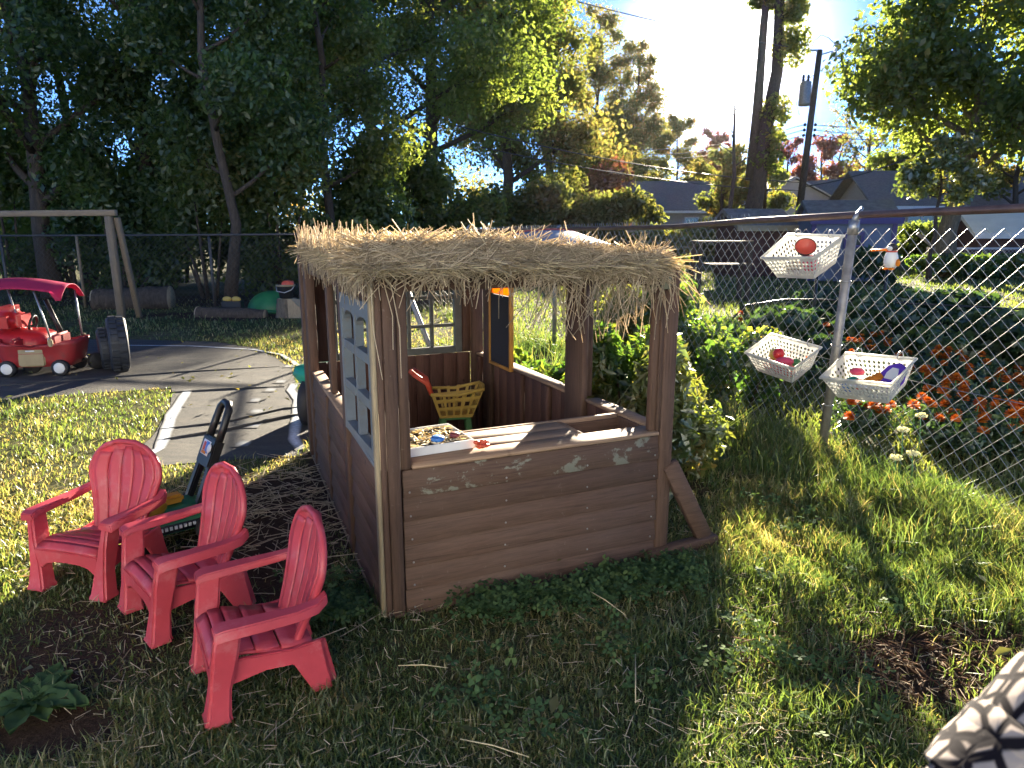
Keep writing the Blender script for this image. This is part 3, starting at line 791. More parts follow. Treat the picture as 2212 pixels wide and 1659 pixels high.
# understorey shrubs behind the far left fence
r = random.Random(12)
lab = ['dark shrub behind the far fence beneath the timber frame beam', 'dark shrub behind the far fence right of the timber post', 'shrub behind the far fence beside the slender lit trunk',
       'sunlit shrub behind the far fence above the stumps', 'dark shrub behind the far fence at the left edge', 'sunlit shrub behind the far fence just left of the straw roof', 'shrub behind the far fence above the half-buried log', 'shrub in the far fence corner behind the straw roof']
for k, px in enumerate((150, 330, 440, 600, 20, 700, 250, 850)):
    Y = 14.4 + r.uniform(0, 1.2)
    bush(lab[k], at(px, Y), (1.25, .8, (1.5 + r.uniform(0, .9)) * (.22 if k == 7 else .5 if k == 5 else 1)), 9500, .115, M['leaf_dark' if k in (0, 1, 4, 6) else 'leaf_mid'], 130 + k, 'shrubs behind the far left fence', 'shrub', 9)
for k, px in enumerate((90, 380, 560, 230, 790, -60)):
    bush(['tall thicket shrub in the second row left of the timber post', 'tall thicket shrub in the second row right of the timber post', 'tall thicket shrub in the second row right of the slender lit trunk', 'tall thicket shrub in the second row above the toy wagon', 'tall thicket shrub in the second row above the straw roof', 'tall thicket shrub in the second row at the left edge'][k], at(px, 17.5 + (k % 2) * 1.3), (1.7, 1.0, 2.3), 10000, .14, M['leaf_dark'], 150 + k, 'thicket shrubs behind the far left fence', 'shrub', 9)
# autumn shrubs in the middle distance, right of the fence corner
lab = ['green shrub behind the straw roof left of the blue board', 'gold and green shrub behind the blue board on the roof', 'tall loose gold shrub below the wires', 'gold shrub below the sun glare', 'pale shrub behind the top rail right of the roof', 'orange-tinted shrub left of the low brick house',
       'green shrub low in the far fence corner', 'tall green shrub above the far fence corner', 'yellowing shrub before the low house', 'green shrub behind the straw roof at its middle']
for k, (px, Y, hgt, w, mt) in enumerate(((1010, 21, 1.9, 1.7, 'leaf_mid'), (1130, 24, 1.7, 1.7, 'leaf_gold'), (1240, 28, 2.2, 1.9, 'leaf_gold'), (1345, 27, 1.7, 1.8, 'leaf_gold'), (1435, 24, .9, 1.4, 'leaf_yel'), (1290, 38, 3.0, 2.6, 'leaf_red'),
                                         (905, 18, .8, 1.2, 'leaf_mid'), (860, 22, 2.4, 1.8, 'leaf_mid'), (1520, 34, 1.0, 1.5, 'leaf_yel'), (1180, 40, 3.4, 3.0, 'leaf_mid'))):
    bush(lab[k], at(px, Y), (w, 1.0, hgt), 6500, .12 + .003 * Y, M[mt], 170 + k, None, 'shrub', 9)
# bushes round the lawn beyond the right fence
for k, (px, Y, hgt, w, mt, l) in enumerate(((1780, 31, 1.5, 1.4, 'leaf_yel', 'round yellow-green bush right of the utility pole'), (1860, 30, 1.25, 1.6, 'leaf_gold', 'golden bush between the utility pole and the maple'),
        (1715, 33, 1.1, .8, 'leaf_red', 'reddish shrub below the three-pane window'), (2010, 25, 1.0, 2.0, 'leaf_mid', 'green hedge bush right of the blue shed'), (2110, 25.5, 1.0, 1.8, 'leaf_mid', 'green hedge bush left of the brown shed'),
        (2075, 20.5, .42, 1.3, 'leaf_bush', 'low bush along the lattice fence at its left'), (2165, 20, .45, 1.3, 'leaf_bush', 'low bush along the lattice fence at the right edge'), (1905, 18.4, .5, .7, 'leaf_garden', 'dark bush against the blue shed wall'))):
    bush(l, at(px, Y), (w, .8, hgt), 5200, .1 + .003 * Y, M[mt], 190 + k, None, 'bush', 8)

# ================================================================== FENCES
def fp(s, off=0, z=0): return Vector((FP0[0] + FD[0] * s + FN[0] * off, FP0[1] + FD[1] * s + FN[1] * off, z))
def chain(root, A, B, h, cell, ztop=None, r=.0028, sides=3, inv=None):
    A, B = Vector(A), Vector(B); L = (B - A).length; d = (B - A) / L; nrm = Vector((-d.y, d.x, 0)); nrm.normalize()
    n = int(L / (cell / 2)); m = int(h / (cell / 2))
    V = []; F = []
    for i in range(n):
        base = len(V)
        for k in range(m + 1):
            j = (k + i) % 2
            s = (i + j) * cell / 2
            p = A + d * s; z = .03 + k * (h - .03) / m
            o = .0022 if j else -.0022
            q = (p.x + nrm.x * o, p.y + nrm.y * o, p.z + z)
            for a in range(sides):
                an = 2 * math.pi * a / sides
                V.append((q[0] + (d.x * math.cos(an) + nrm.x * math.sin(an)) * r, q[1] + (d.y * math.cos(an) + nrm.y * math.sin(an)) * r, q[2]))
        for k in range(m):
            for a in range(sides):
                F.append((base + k * sides + a, base + k * sides + (a + 1) % sides, base + (k + 1) * sides + (a + 1) % sides, base + (k + 1) * sides + a))
        # barbs of the cut wire ends above the rail
    V = np.array(V)
    if inv is not None:
        V = V - np.array(inv)
    me = npmesh('chain_link_mesh', V, F, 4, None, True)
    return part('chain_link_mesh', me, M['wire'], root, kind='stuff')
o0 = fp(0)
fr = thing('chain_link_fence', 'chain-link fence with brown top rail running away on the right', 'fence', o0)
RZ = [(-1.9, 1.50), (-.1, 1.475), (.9, 1.45), (1.9, 1.41), (4.39, 1.39), (8.35, 1.36)]
def inr(p, o=o0): return (p[0] - o[0], p[1] - o[1], p[2] - o[2])
LEAN = .08
mb = MB(); mb.tube([inr(fp(s, 0, z)) for s, z in RZ], .021, 10); part('top_rail', mb, M['rust'], fr)
for s, z in ((0, 1.44), (4.39, 1.36), (8.3, 1.38), (-2.6, 1.45)):
    mb = MB(); ln = LEAN if s == 0 else 0
    mb.tube([inr(fp(s, .035, -.05)), inr(fp(s - ln, .035, z))], .027, 12)
    po = part('post', mb, M['steelrough'], fr)
    mb = MB(); mb.tube([inr(fp(s - ln * .95, .035, z - .075)), inr(fp(s - ln, .035, z + .004))], .031, 12)
    mb.tube([inr(fp(s - ln, .035, z)), inr(fp(s - ln, .02, z + .03)), inr(fp(s - ln - .005, -.01, z + .075))], [.02, .016, .009], 8)
    part('cap', mb, M['steel'], po)
    for zz in (.35, .72, 1.1):
        if s != 0: continue
        mb = MB(); mb.tube([inr(fp(s - ln * zz / z, .035, zz) + Vector((.03 * math.cos(a), .03 * math.sin(a), 0))) for a in np.linspace(0, 6.2, 12)], .0035, 5); part('tie', mb, M['steel'], po)
chain(fr, fp(-2.6), fp(8.35), 1.40, .092, inv=o0, r=.0021)
mb = MB()
r = random.Random(2)
for k in range(150):
    s = .9 + k * .05; z = np.interp(s, [q[0] for q in RZ], [q[1] for q in RZ])
    mb.tube([inr(fp(s, 0, z + .015)), inr(fp(s + .012, r.uniform(-.01, .01), z + .05))], .0024, 3)
part('wire_ends', mb, M['wire'], fr, kind='stuff')
mb = MB(); mb.tube([inr(fp(s, .012, .62 + .01 * math.sin(s * 3))) for s in np.linspace(-2.4, 8.2, 40)], .0025, 4); 
part('tension_wire', mb, M['wire'], fr)
# far fence on the left
cA = fp(8.35); A = Vector((-14, 13.4, 0))
fl = thing('chain_link_fence', 'shaded chain-link fence across the back behind the logs', 'fence', (-7, 13.2, 0))
oo = Vector((-7, 13.2, 0))
def lf(s, z=0): q = cA.lerp(A, s); return Vector((q.x, q.y, z))
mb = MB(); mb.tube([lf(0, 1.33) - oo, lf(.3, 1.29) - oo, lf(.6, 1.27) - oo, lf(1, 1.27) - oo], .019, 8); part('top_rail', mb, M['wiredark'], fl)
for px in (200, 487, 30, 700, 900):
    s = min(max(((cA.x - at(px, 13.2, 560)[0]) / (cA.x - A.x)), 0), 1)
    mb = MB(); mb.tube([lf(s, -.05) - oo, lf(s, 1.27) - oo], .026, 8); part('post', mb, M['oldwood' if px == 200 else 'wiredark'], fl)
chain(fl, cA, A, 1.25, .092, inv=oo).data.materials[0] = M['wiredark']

# ================================================================== HOUSES, POLE
M['fillsiding'] = simple('grey_blue_fill_house_siding', (.50, .55, .60), .6, .06, 2, .05)
M['siding'] = simple('grey_siding', (.5, .48, .47), .7, .1, 2, .05)
M['brick'] = simple('tan_brick_wall', (.42, .34, .26), .85, .2, 14, .2)
M['shingle'] = simple('dark_shingle', (.2, .165, .14), .9, .3, 8, .4, 30)
M['shinglegrey'] = simple('worn_grey_shingle', (.19, .17, .155), .9, .35, 6, .4, 30)
M['trimwhite'] = simple('white_trim', (.62, .61, .58), .5, .1, 3, 0)
M['shedblue'] = simple('blue_grey_shed_paint', (.15, .18, .25), .7, .15, 3, .05)
M['shedpurple'] = simple('purple_trim_paint', (.075, .055, .17), .6, .15, 3, .05)
M['barnbrown'] = simple('brown_shed_paint', (.1, .045, .035), .8, .2, 3, .08)
t = NT('window_glass'); t.bsdf.inputs['Base Color'].default_value = (.03, .035, .04, 1); t.bsdf.inputs['Roughness'].default_value = .08; t.bsdf.inputs['Specular IOR Level'].default_value = .7; M['glass'] = t.m
def window(root, x, y, z, w, h, panes, fm='trimwhite'):
    """window on a wall facing -y"""
    f = MB(); tk = .08
    f.mm(x - w / 2, x + w / 2, y - .06, y, z, z + tk).mm(x - w / 2, x + w / 2, y - .06, y, z + h - tk, z + h)
    for i in range(panes + 1):
        xx = x - w / 2 + tk / 2 + (w - tk) * i / panes
        f.mm(xx - tk / 2, xx + tk / 2, y - .058, y - .002, z + tk + .001, z + h - tk - .001)
    fo = part('window', f, M[fm], root)
    for i in range(panes):
        x0 = x - w / 2 + (w - tk) * i / panes + tk; x1 = x - w / 2 + (w - tk) * (i + 1) / panes
        part('pane', MB().mm(x0 + .002, x1 - .002, y - .03, y - .015, z + tk + .002, z + h - tk - .002), M['glass'], fo)
def gable_house(name, label, loc, rz, W, D, hw_, rise, wall, roof, gable_front=True, over=.4, wins=(), trim='trimwhite', boards=0, chimney=None):
    root = thing(name, label, 'house' if 'house' in name else 'shed', loc, rz)
    if gable_front: poly = [(-W / 2, 0), (W / 2, 0), (W / 2, hw_), (0, hw_ + rise), (-W / 2, hw_)]; span = W; ln = D
    else: poly = [(0, 0), (D, 0), (D, hw_), (D / 2, hw_ + rise), (0, hw_)]; span = D; ln = W
    mb = MB()
    if gable_front: mb.prism([(p[0], p[1]) for p in poly], 0, D, Matrix(((1, 0, 0, 0), (0, 0, 1, 0), (0, 1, 0, 0), (0, 0, 0, 1))))
    else: mb.prism([(p[0], p[1]) for p in poly], -W / 2, W / 2, Matrix(((0, 0, 1, 0), (1, 0, 0, 0), (0, 1, 0, 0), (0, 0, 0, 1))))
    wl = part('wall', mb, M[wall], root)
    sl = math.hypot(span / 2, rise); th = .12
    for sgn in (-1, 1):
        mb = MB()
        ext = over
        a = (sgn * (span / 2 + ext), hw_ - rise * ext / (span / 2)); b = (0, hw_ + rise)
        if gable_front:
            vs = [(a[0], -over, a[1]), (b[0], -over, b[1]), (b[0], ln + over, b[1]), (a[0], ln + over, a[1])]
        else:
            vs = [(-ln / 2 - over, D / 2 + a[0], a[1]), (-ln / 2 - over, D / 2, b[1]), (ln / 2 + over, D / 2, b[1]), (ln / 2 + over, D / 2 + a[0], a[1])]
        mb.add([(x, y, z + .02) for x, y, z in vs] + [(x, y, z + .02 + th) for x, y, z in vs], [(0, 1, 2, 3), (7, 6, 5, 4), (0, 4, 5, 1), (1, 5, 6, 2), (2, 6, 7, 3), (3, 7, 4, 0)])
        rf = part('roof', mb, M[roof], root)
        mb = MB()
        if gable_front: mb.beam((a[0], -over - .02, a[1] + .03), (b[0], -over - .02, b[1] + .03), .05, .2, (0, 1, 0))
        elif sgn < 0: mb.beam((-ln / 2 - over, D / 2 + a[0] - .04, a[1] + .05), (ln / 2 + over, D / 2 + a[0] - .04, a[1] + .05), .08, .16)
        if mb.v: part('fascia', mb, M[trim], rf)
    for w in wins: window(root, w[0], -.003, w[1], w[2], w[3], w[4], trim)
    return root
def onpx(px, py, Y):
    c, s = math.cos(PITCH), math.sin(PITCH); v = (829.5 - py) / 1533.0; tt = Y / (c + s * v)
    return ((px - 1106) / 1533.0 * tt, Y, CAM_H + tt * (c * v - s))
# gabled house behind the pole
hA = gable_house('gabled_house', 'grey gabled house with a three-pane window left of the utility pole', at(1712, 47, 430), R(-4), 6.2, 9, 2.9, 1.6, 'siding', 'shinglegrey', True, .45, [(-1.3, .9, 1.9, 1.45, 3), (1.7, 1.2, 1.2, 1.1, 2)])
mb = MB(); mb.tube([(1.9, 4, 3.6), (1.9, 4, 5.2)], .12, 8); part('flue', mb, M['black'], hA)
hD = gable_house('gabled_house', 'dark-roofed house partly hidden behind bushes right of the utility pole', at(1822, 52, 430), R(24), 5.5, 7, 2.5, 2.2, 'brick', 'shingle', True, .4, [])
hB = gable_house('low_house', 'low dim house with small windows below the sun glare', at(1515, 50, 430), R(2), 11, 7, 2.7, 1.9, 'brick', 'shingle', False, .5, [(-3.4, 1.2, 1.3, 1.0, 2), (-.6, 1.25, 1.0, .9, 1), (.9, 1.25, 1.0, .9, 1), (3.6, 1.2, 1.6, 1.0, 2)])
hC = gable_house('brick_house', 'tan brick house with dark roof behind the maple at the right edge', at(2180, 36, 430), R(-6), 12, 7, 2.6, 1.7, 'brick', 'shingle', False, .55, [(-1.2, 1.0, 2.0, 1.2, 3), (1.4, 1.1, 1.1, 1.1, 2), (-4, 1.0, 1.3, 1.2, 2)])
# sheds beyond the lawn
sb = gable_house('blue_shed', 'blue-grey garden shed with purple trim behind the top basket', at(1838, 19.3, 560), R(-8), 2.1, 1.7, 1.6, .42, 'shedblue', 'shinglegrey', False, .12, [(.02, .88, .5, .42, 2)], trim='shedpurple')
for x in (-1.02, 1.02): part('corner_board', MB().mm(x - .06, x + .06, -.03, -.004, 0, 1.6), M['shedpurple'], sb)
sb2 = gable_house('garden_pavilion', 'small shed with a pale ridged roof left of the blue shed', at(1650, 21, 500), R(10), 1.5, 1.5, 1.45, .38, 'barnbrown', 'shinglegrey', False, .2, [], trim='tan')
sb3 = gable_house('brown_shed', 'brown shed with pale roof edge at the right edge beyond the lawn', at(2215, 22, 520), R(-10), 2.6, 2.2, 1.25, .55, 'barnbrown', 'trimwhite', False, .25, [])
# utility pole with transformer
B0 = Vector(onpx(1722, 452, 34)); B0.z = 0; T0 = Vector(onpx(1771, 108, 34))
up = thing('utility_pole', 'leaning wooden utility pole with a grey transformer against the sky', 'utility pole', B0)
ax = T0 - B0
mb = MB(); mb.tube([(0, 0, 0), ax * .5, ax], [.17, .15, .12], 10); part('pole', mb, M['bark'], up)
def pl(f, dx=0, dz=0): return ax * f + Vector((dx, 0, dz))
mb = MB(); mb.lathe([(.0, -.55), (.24, -.52), (.26, -.4), (.26, .42), (.24, .5), (0, .55)], pl(.80, -.42), 14); tr = part('transformer', mb, M['steelrough'], up)
mb = MB()
for dx in (-.12, .1): mb.lathe([(.05, 0), (.07, .08), (.05, .14), (.07, .2), (.04, .3), (0, .32)], pl(.80, -.42 + dx, .5), 8)
part('bushing', mb, M['black'], tr)
mb = MB(); mb.beam(pl(.975, -.05), pl(.985, .62, .1), .06, .06); mb.beam(pl(1, -.45, -.02), pl(1, .05, -.02), .09, .09); part('arm', mb, M['steel'], up)
mb = MB(); mb.lathe([(.05, -.3), (.09, -.2), (.05, -.1), (.09, 0), (.05, .1), (.09, .2), (.04, .3), (0, .34)], pl(.985, .72, .12), 8); part('insulator', mb, M['white'], up)
for f in (.655, .63, .605):
    for dx in (-.3, .3):
        mb = MB(); mb.lathe([(.05, -.06), (.08, 0), (.05, .06), (0, .09)], pl(f, dx * .8), 8); part('insulator', mb, M['black'], up)
mb = MB()
mb.tube([pl(1, -.42), pl(1, -.3, .35), pl(1, 0, .62), pl(1, .35, .5), pl(.99, .7, .3)], .016, 5)
mb.tube([pl(.985, .7, -.1), pl(.95, .4, -.2), pl(.9, -.1, -.1), pl(.86, -.45, .0)], .014, 5); mb.tube([pl(.86, -.5), pl(.85, -.75, -.1), pl(.8, -.8, -.3), pl(.7, -.55)], .014, 5)
part('jumper_wire', mb, M['black'], up)
M['cable'] = simple('dark_cable', (.05, .05, .055), .5, .2, 4, 0)
def cable(label, pts, r, group='overhead wires'):
    o = Vector(pts[0]); mb = MB(); mb.tube([Vector(p) - o for p in pts], r, 5)
    c = part('overhead_wire', mb, M['cable'], None, loc=o); return tag(c, label, 'wire', group)
def sag(a, b, s, n=10): a, b = Vector(a), Vector(b); return [a.lerp(b, i / n) - Vector((0, 0, 4 * s * (i / n) * (1 - i / n))) for i in range(n + 1)]
cable('overhead wire from the pole top to the upper left past the sun', sag(B0 + pl(1, -.4), onpx(1250, 4, 24), .12), .017)
for k, f in enumerate((.655, .63, .605)):
    cable(['topmost', 'middle', 'lowest'][k] + ' of three wires leaving the pole to the right', sag(B0 + pl(f, .3), onpx(1990, 262 + 16 * k, 29), .15), .016)
    cable(['topmost', 'middle', 'lowest'][k] + ' of three wires leaving the pole to the left', sag(B0 + pl(f, -.3), onpx(1320, 318 + 10 * k, 44), .5), .017)
cable('thick cable sagging right from halfway up the pole', sag(B0 + pl(.36, .15), onpx(2010, 322, 30), .2), .03)
cable('long cable crossing the golden trees toward the left', sag(B0 + pl(.38, -.15), onpx(980, 270, 27), .35, 14), .024)
cable('lower cable crossing the autumn trees toward the left', sag(B0 + pl(.34, -.15), onpx(1040, 318, 27), .3, 14), .022)
# unseen house added behind the camera; its sunlit wall bounces light into the shade
hb_ = gable_house('added_fill_house', 'unseen grey-blue sided house with a wide roof, added behind the camera to bounce sunlight into the shade', (-1.0, -5.2, 0), R(180), 17, 8, 4.9, 2.2, 'fillsiding', 'shinglegrey', False, .3, [(-5.5, 1.0, 1.6, 1.3, 2), (5.2, 1.0, 1.8, 1.3, 3), (-3, 3.2, 1.2, 1.2, 2), (3.4, 3.2, 1.2, 1.2, 2)])
hb_['category'] = 'house'
dd_ = part('door', MB().mm(-.2, .75, -.05, -.004, .15, 2.2), M['trimwhite'], hb_, .01, 1); part('knob', MB().ball((.66, -.08, 1.15), .035, 10, 6), M['steel'], dd_)
part('step', MB().mm(-.5, 1.05, -1.0, -.006, 0, .15), M['siding'], hb_, .01, 1)
# lattice fence at the back of the lawn
t0 = thing('lattice_fence', 'low grey lattice fence behind the sunny lawn at the right', 'fence', (15, 21.6, 0))
mb = MB(); mb.mm(-2.6, 2.9, -.02, .02, .78, .84); part('rail', mb, M['siding'], t0)
chain(t0, Vector((12.4, 21.6, 0)), Vector((17.9, 21.6, 0)), .78, .11, r=.008, inv=(15, 21.6, 0)).data.materials[0] = M['siding']
tag(part('timber_prop', MB().beam((13.0, 20.9, .25), (11.9, 21.3, 1.25), .09, .09), M['oldwoodX']), 'leaning yellowish timber prop beside the lattice fence', 'timber')
# raised bench-like timber frame left of the blue shed
tb = thing('garden_table', 'wooden garden table with bright edges behind the vine bush', 'table', at(1560, 14, 560))
part('tabletop', MB().mm(-.55, .5, -.3, .3, 1.13, 1.165), M['bark'], tb)
for x, y in ((-.5, -.25), (.45, -.25), (-.5, .25), (.45, .25)): part('leg', MB().mm(x - .04, x + .04, y - .04, y + .04, 0, 1.13), M['bark'], tb)
part('shelf', MB().mm(-.3, .55, -.28, .28, .7, .73), M['bark'], tb)
# ================================================================== GARDEN beyond the fence
gl = ['dark leafy squash plant beyond the fence at the right edge', 'dark leafy squash plant right of the white penguin toy', 'squash plant below the leftmost trellis post', 'trailing dark plant beneath the white toy', 'low dark plant behind the orange flowers', 'bushy plant between trellis and lawn', 'dark plant at the right edge above the marigolds', 'green plant just right of the lower left basket']
for k, (px, py, Y, w, h) in enumerate(((2190, 640, 8.6, 1.0, .27), (2060, 640, 9.2, 1.0, .33), (1800, 690, 8.3, .8, .3), (1940, 690, 8.6, 1.0, .41), (2080, 740, 7.2, .9, .3), (1880, 640, 11, 1.2, .3), (2230, 720, 7.0, .9, .34), (1700, 700, 7.6, .7, .3))):
    bush(gl[k], at(px, Y, py), (w, .7, h), 3600, .11, M['leaf_garden'], 210 + k, None, 'garden_plant', 7, 'plant', aspect=.8)
# marigold plants
r = random.Random(21)
def marigold(n, seed):
    rr = random.Random(seed); root = thing('marigold', 'orange marigold plant', 'flower')
    C = [(0, 0, .1), (.06, .03, .16), (-.06, -.03, .15)]
    part('foliage', leafcloud('foliage', C, [(.11, .11, .09)] * 3, 260, .05, M['leaf_garden'], seed, aspect=.35), M['leaf_garden'], root)
    for i in range(n):
        c = Vector((rr.uniform(-.13, .13), rr.uniform(-.13, .13), rr.uniform(.19, .3)))
        V = []; F = []; rn = []
        for ring, (rad, el, m) in enumerate(((.034, -.35, 11), (.036, .05, 11), (.034, .4, 10), (.03, .8, 8), (.024, 1.2, 5))):
            for k in range(m):
                a = 2 * math.pi * (k + ring * .4) / m; d = Vector((math.cos(a) * math.cos(el), math.sin(a) * math.cos(el), math.sin(el))); s = Vector((-math.sin(a), math.cos(a), 0)) * rad * .34
                o = c + Vector((0, 0, .002 * ring)); b = len(V); V += [tuple(o), tuple(o + d * rad * .75 - s), tuple(o + d * rad + Vector((0, 0, .004))), tuple(o + d * rad * .75 + s)]
                F += [(b, b + 1, b + 2), (b, b + 2, b + 3)]; rn += [rr.random()] * 4
        part('flower_head', npmesh('flower_head', V, F, 3, rn), M['marigold'], root)
        part('stem', MB().tube([(c.x * .2, c.y * .2, 0), (c.x * .8, c.y * .8, c.z * .6), c], .003, 4), M['legreen'], root)
    return root
protos = [marigold(2, 1), marigold(3, 2), marigold(2, 3)]
spots = []
for k in range(54):
    f = r.random()
    px = r.uniform(1990, 2270); py = r.uniform(800, 945) - (2200 - px) * .12
    spots.append((px, py))
for k in range(20): spots.append((r.uniform(1560, 1800), r.uniform(690, 800)))
for k in range(12): spots.append((r.uniform(1830, 1960), r.uniform(720, 790)))
for k in range(9): spots.append((r.uniform(1810, 1900), r.uniform(850, 900)))
used = [0, 0, 0]
def g0(px, py, z=0):
    c, s = math.cos(PITCH), math.sin(PITCH); v = (829.5 - py) / 1533.0; tt = (z - CAM_H) / (c * v - s)
    return Vector(((px - 1106) / 1533.0 * tt, tt * (c + s * v), z))
for i, (px, py) in enumerate(spots):
    p = g0(px, py, .2); p.z = 0
    if fdist(p.x, p.y) > -.18: continue
    j = i % 3; o = protos[j] if not used[j] else copy_tree(protos[j]); used[j] = 1
    o.location = p; o.rotation_euler.z = r.uniform(0, 6); s = r.uniform(.85, 1.25); o.scale = (s, s, s)
    zone, grp = (('orange marigold plant in the near bed at the right edge of the photo', 'marigolds at the right edge') if px > 2090 else ('orange marigold plant in the near bed right of the lower right basket', 'marigolds right of the baskets') if px > 1960 and py > 790 else
                 ('orange marigold plant behind the lower left basket left of the fence post', 'marigolds left of the fence post') if px < 1800 else ('orange marigold plant just below the lower right basket', 'marigolds below the basket') if py > 830 else ('orange marigold plant in the back bed above the lower right basket', 'marigolds above the basket'))
    tag(o, zone, 'flower', grp)
for j in range(3):
    if not used[j]: protos[j].location = fp(1, -1.5)
# trellis
p = g0(1752, 735); tl = thing('garden_trellis', 'black metal garden edging rail with posts behind the fence', 'trellis', p)
a = g0(1690, 700, .35); 
mb = MB(); mb.tube([Vector((-1.0, .5, .05)), Vector((-.75, .4, .4)), Vector((-.3, .2, .5)), (0, 0, .52), (.9, -.45, .52), (2.2, -1.1, .5)], .013, 6); part('rail', mb, M['black'], tl)
mb = MB(); mb.tube([(0, 0, .12), (.9, -.45, .12), (2.2, -1.1, .1)], .008, 5); part('lower_rail', mb, M['black'], tl)
for x, y, h in ((0, 0, .92), (.9, -.45, .55), (2.0, -1.0, .55), (1.5, 1.2, .9)):
    mb = MB(); mb.tube([(x, y, 0), (x, y, h)], .02, 7); part('post', mb, M['black'], tl)
# white umbel flowers near the fence
for k, (px, py, h) in enumerate(((1937, 955, .32), (1975, 920, .34), (1925, 1010, .22), (1960, 1005, .25))):
    p = g0(px, py + 130 * h * 2.2)
    root = thing('white_wildflower', ['tall white umbel flower left of the other tall one by the fence', 'tallest white umbel flower by the right fence', 'low white umbel flower at the left below the tall ones', 'small white umbel flower at the right below the tall ones'][k], 'flower', p, 0, 'white umbel flowers by the right fence')
    part('stem', MB().tube([(0, 0, 0), (.008, 0, h * .6), (0, .005, h)], .003, 5), M['legreen'], root)
    part('umbel', leafcloud('umbel', [(0, 0, h)], [(.032, .032, .014)], 150, .011, M['umbel'], 300 + k, bias=.4, aspect=.9), M['umbel'], root)
# bushes between playhouse and fence
def hwv(x, y, z=0): q = hw(x, y); return (q[0], q[1], z)
bl = ['yellowing long-leaved bush leaning against the right corner post', 'leafy green bush seen through the right opening', 'tall leafy weed behind the right half of the house', 'leafy plant with yellow leaves behind the middle post', 'loose leafy bush right of the playhouse near the fence', 'low leafy weed behind the right wall', 'tall weed behind the chalkboard']
for k, (p, r3, n, lf_, mt, asp) in enumerate(((hwv(1.55, .6), (.24, .24, .5), 3000, .072, 'leaf_yel', .3), (hwv(1.7, 1.0), (.32, .3, .5), 4600, .07, 'leaf_bush', .34), (hwv(1.85, 1.5), (.36, .3, .42), 3400, .075, 'leaf_bush', .36),
        (hwv(1.65, 1.35), (.25, .25, .3), 1800, .085, 'leaf_yel', .32), (hwv(1.85, .75), (.26, .26, .36), 3000, .065, 'leaf_yel', .34), (hwv(1.7, 2.0), (.35, .3, .3), 1500, .1, 'leaf_bush', .4), (hwv(1.55, 2.6), (.3, .3, .32), 1300, .1, 'leaf_bush', .4))):
    bush(bl[k], p, r3, n, lf_, M[mt], 230 + k, None, 'leafy_bush', 8, 'bush', aspect=asp)
vl = ['vine-covered bush climbing the fence left of the top basket', 'vine bush on the fence behind the right corner post', 'vine bush hanging on the fence below the garden table', 'dry pale shrub on the fence behind the straw roof']
for k, (s, off, r3, n, mt) in enumerate(((1.9, -.15, (.5, .4, .58), 6500, 'leaf_bush'), (2.7, -.1, (.5, .4, .68), 7000, 'leaf_yel'), (1.3, -.35, (.4, .35, .35), 2600, 'leaf_bush'), (4.2, -.4, (.6, .5, .62), 3500, 'leaf_yel'))):
    bush(vl[k], fp(s, off), r3, n, .055, M[mt], 250 + k, None, 'vine_bush', 10, 'bush', aspect=.75)
tufts('tall_weeds', [(hw(1.5 + random.random() * .5, .8 + random.random() * 2.4)) for k in range(26)], 34, .25, .62, .014, .42, 19)
# broad-leaved weed at lower left
wd = thing('broadleaf_weed', 'broad-leaved dock weed on the grass at the lower left', 'weed', g0(70, 1530))
r = random.Random(8)
for k in range(11):
    a = k * .6 + r.uniform(-.2, .2); L = r.uniform(.1, .19); w = L * .24; e = r.uniform(.1, .45)
    mb = MB()
    def leaf(u, v, a=a, L=L, w=w, e=e):
        x = v * L; y = (u - .5) * 2 * w * math.sin(math.pi * min(1, .08 + v * .92)) ** .7; z = .02 + e * x - 1.6 * e * x * x / L * .6 + abs(u - .5) * .03 + .006 * math.sin(v * 18 + u * 3)
        return (x * math.cos(a) - y * math.sin(a), x * math.sin(a) + y * math.cos(a), z)
    mb.grid(leaf, 4, 8); me = mb.mesh('leaf', fixn=False)
    at_ = me.attributes.new('rnd', 'FLOAT', 'POINT'); at_.data.foreach_set('value', np.full(len(me.vertices), .25 + .5 * r.random(), np.float32))
    part('leaf', me, M['clover'], wd)
# ================================================================== PLAYHOUSE
house = thing('playhouse', 'red-brown wooden playhouse with open window bays under a straw roof', 'playhouse', (HO[0], HO[1], 0), HA)
W, D = 1.235, 2.15
def lapX(z0, z1, x0, x1, y, t=.014, out=-1):
    """one lapped board running along x; outside is towards out*y"""
    p = [(y + out * .001, z1 + .006), (y + out * .008, z1 + .006), (y + out * (t + .007), z0), (y + out * .002, z0)]
    return MB().prism(p, x0, x1, Matrix(((0, 0, 1, 0), (1, 0, 0, 0), (0, 1, 0, 0), (0, 0, 0, 1))))
ZS = [.008, .097, .187, .278, .368, .459, .556]
for i in range(6):
    part('plank', lapX(ZS[i], ZS[i + 1] - (.004 if i < 5 else .006), .073 + .001 * i * .3, 1.169, .004), M['peel'] if i == 5 else M['stainX'], house, .0016, 1,
         label='top plank with peeling pale paint' if i == 5 else None)
part('baseboard', MB().mm(.03, 1.0, -.022, -.004, -.03, .012), M['stainX'], house, .003, 1)
sc = MB()
for i in range(6):
    for x in (.1, .47, .83, 1.145):
        z = ZS[i] + .018; y = -.0155
        sc.ball((x + .004 * math.sin(i * 7 + x * 9), y, z), (.0042, .003, .0042), 8, 4)
part('screw_heads', sc, M['steelrough'], house, kind='stuff')
part('wall_lining', MB().mm(.05, 1.17, .012, .02, .0, .555), M['inner'], house)
def P(name, x0, x1, y0, y1, z0, z1, m, b=.003, label=None): return part(name, MB().mm(x0, x1, y0, y1, z0, z1), M[m], house, b, 1, label=label)
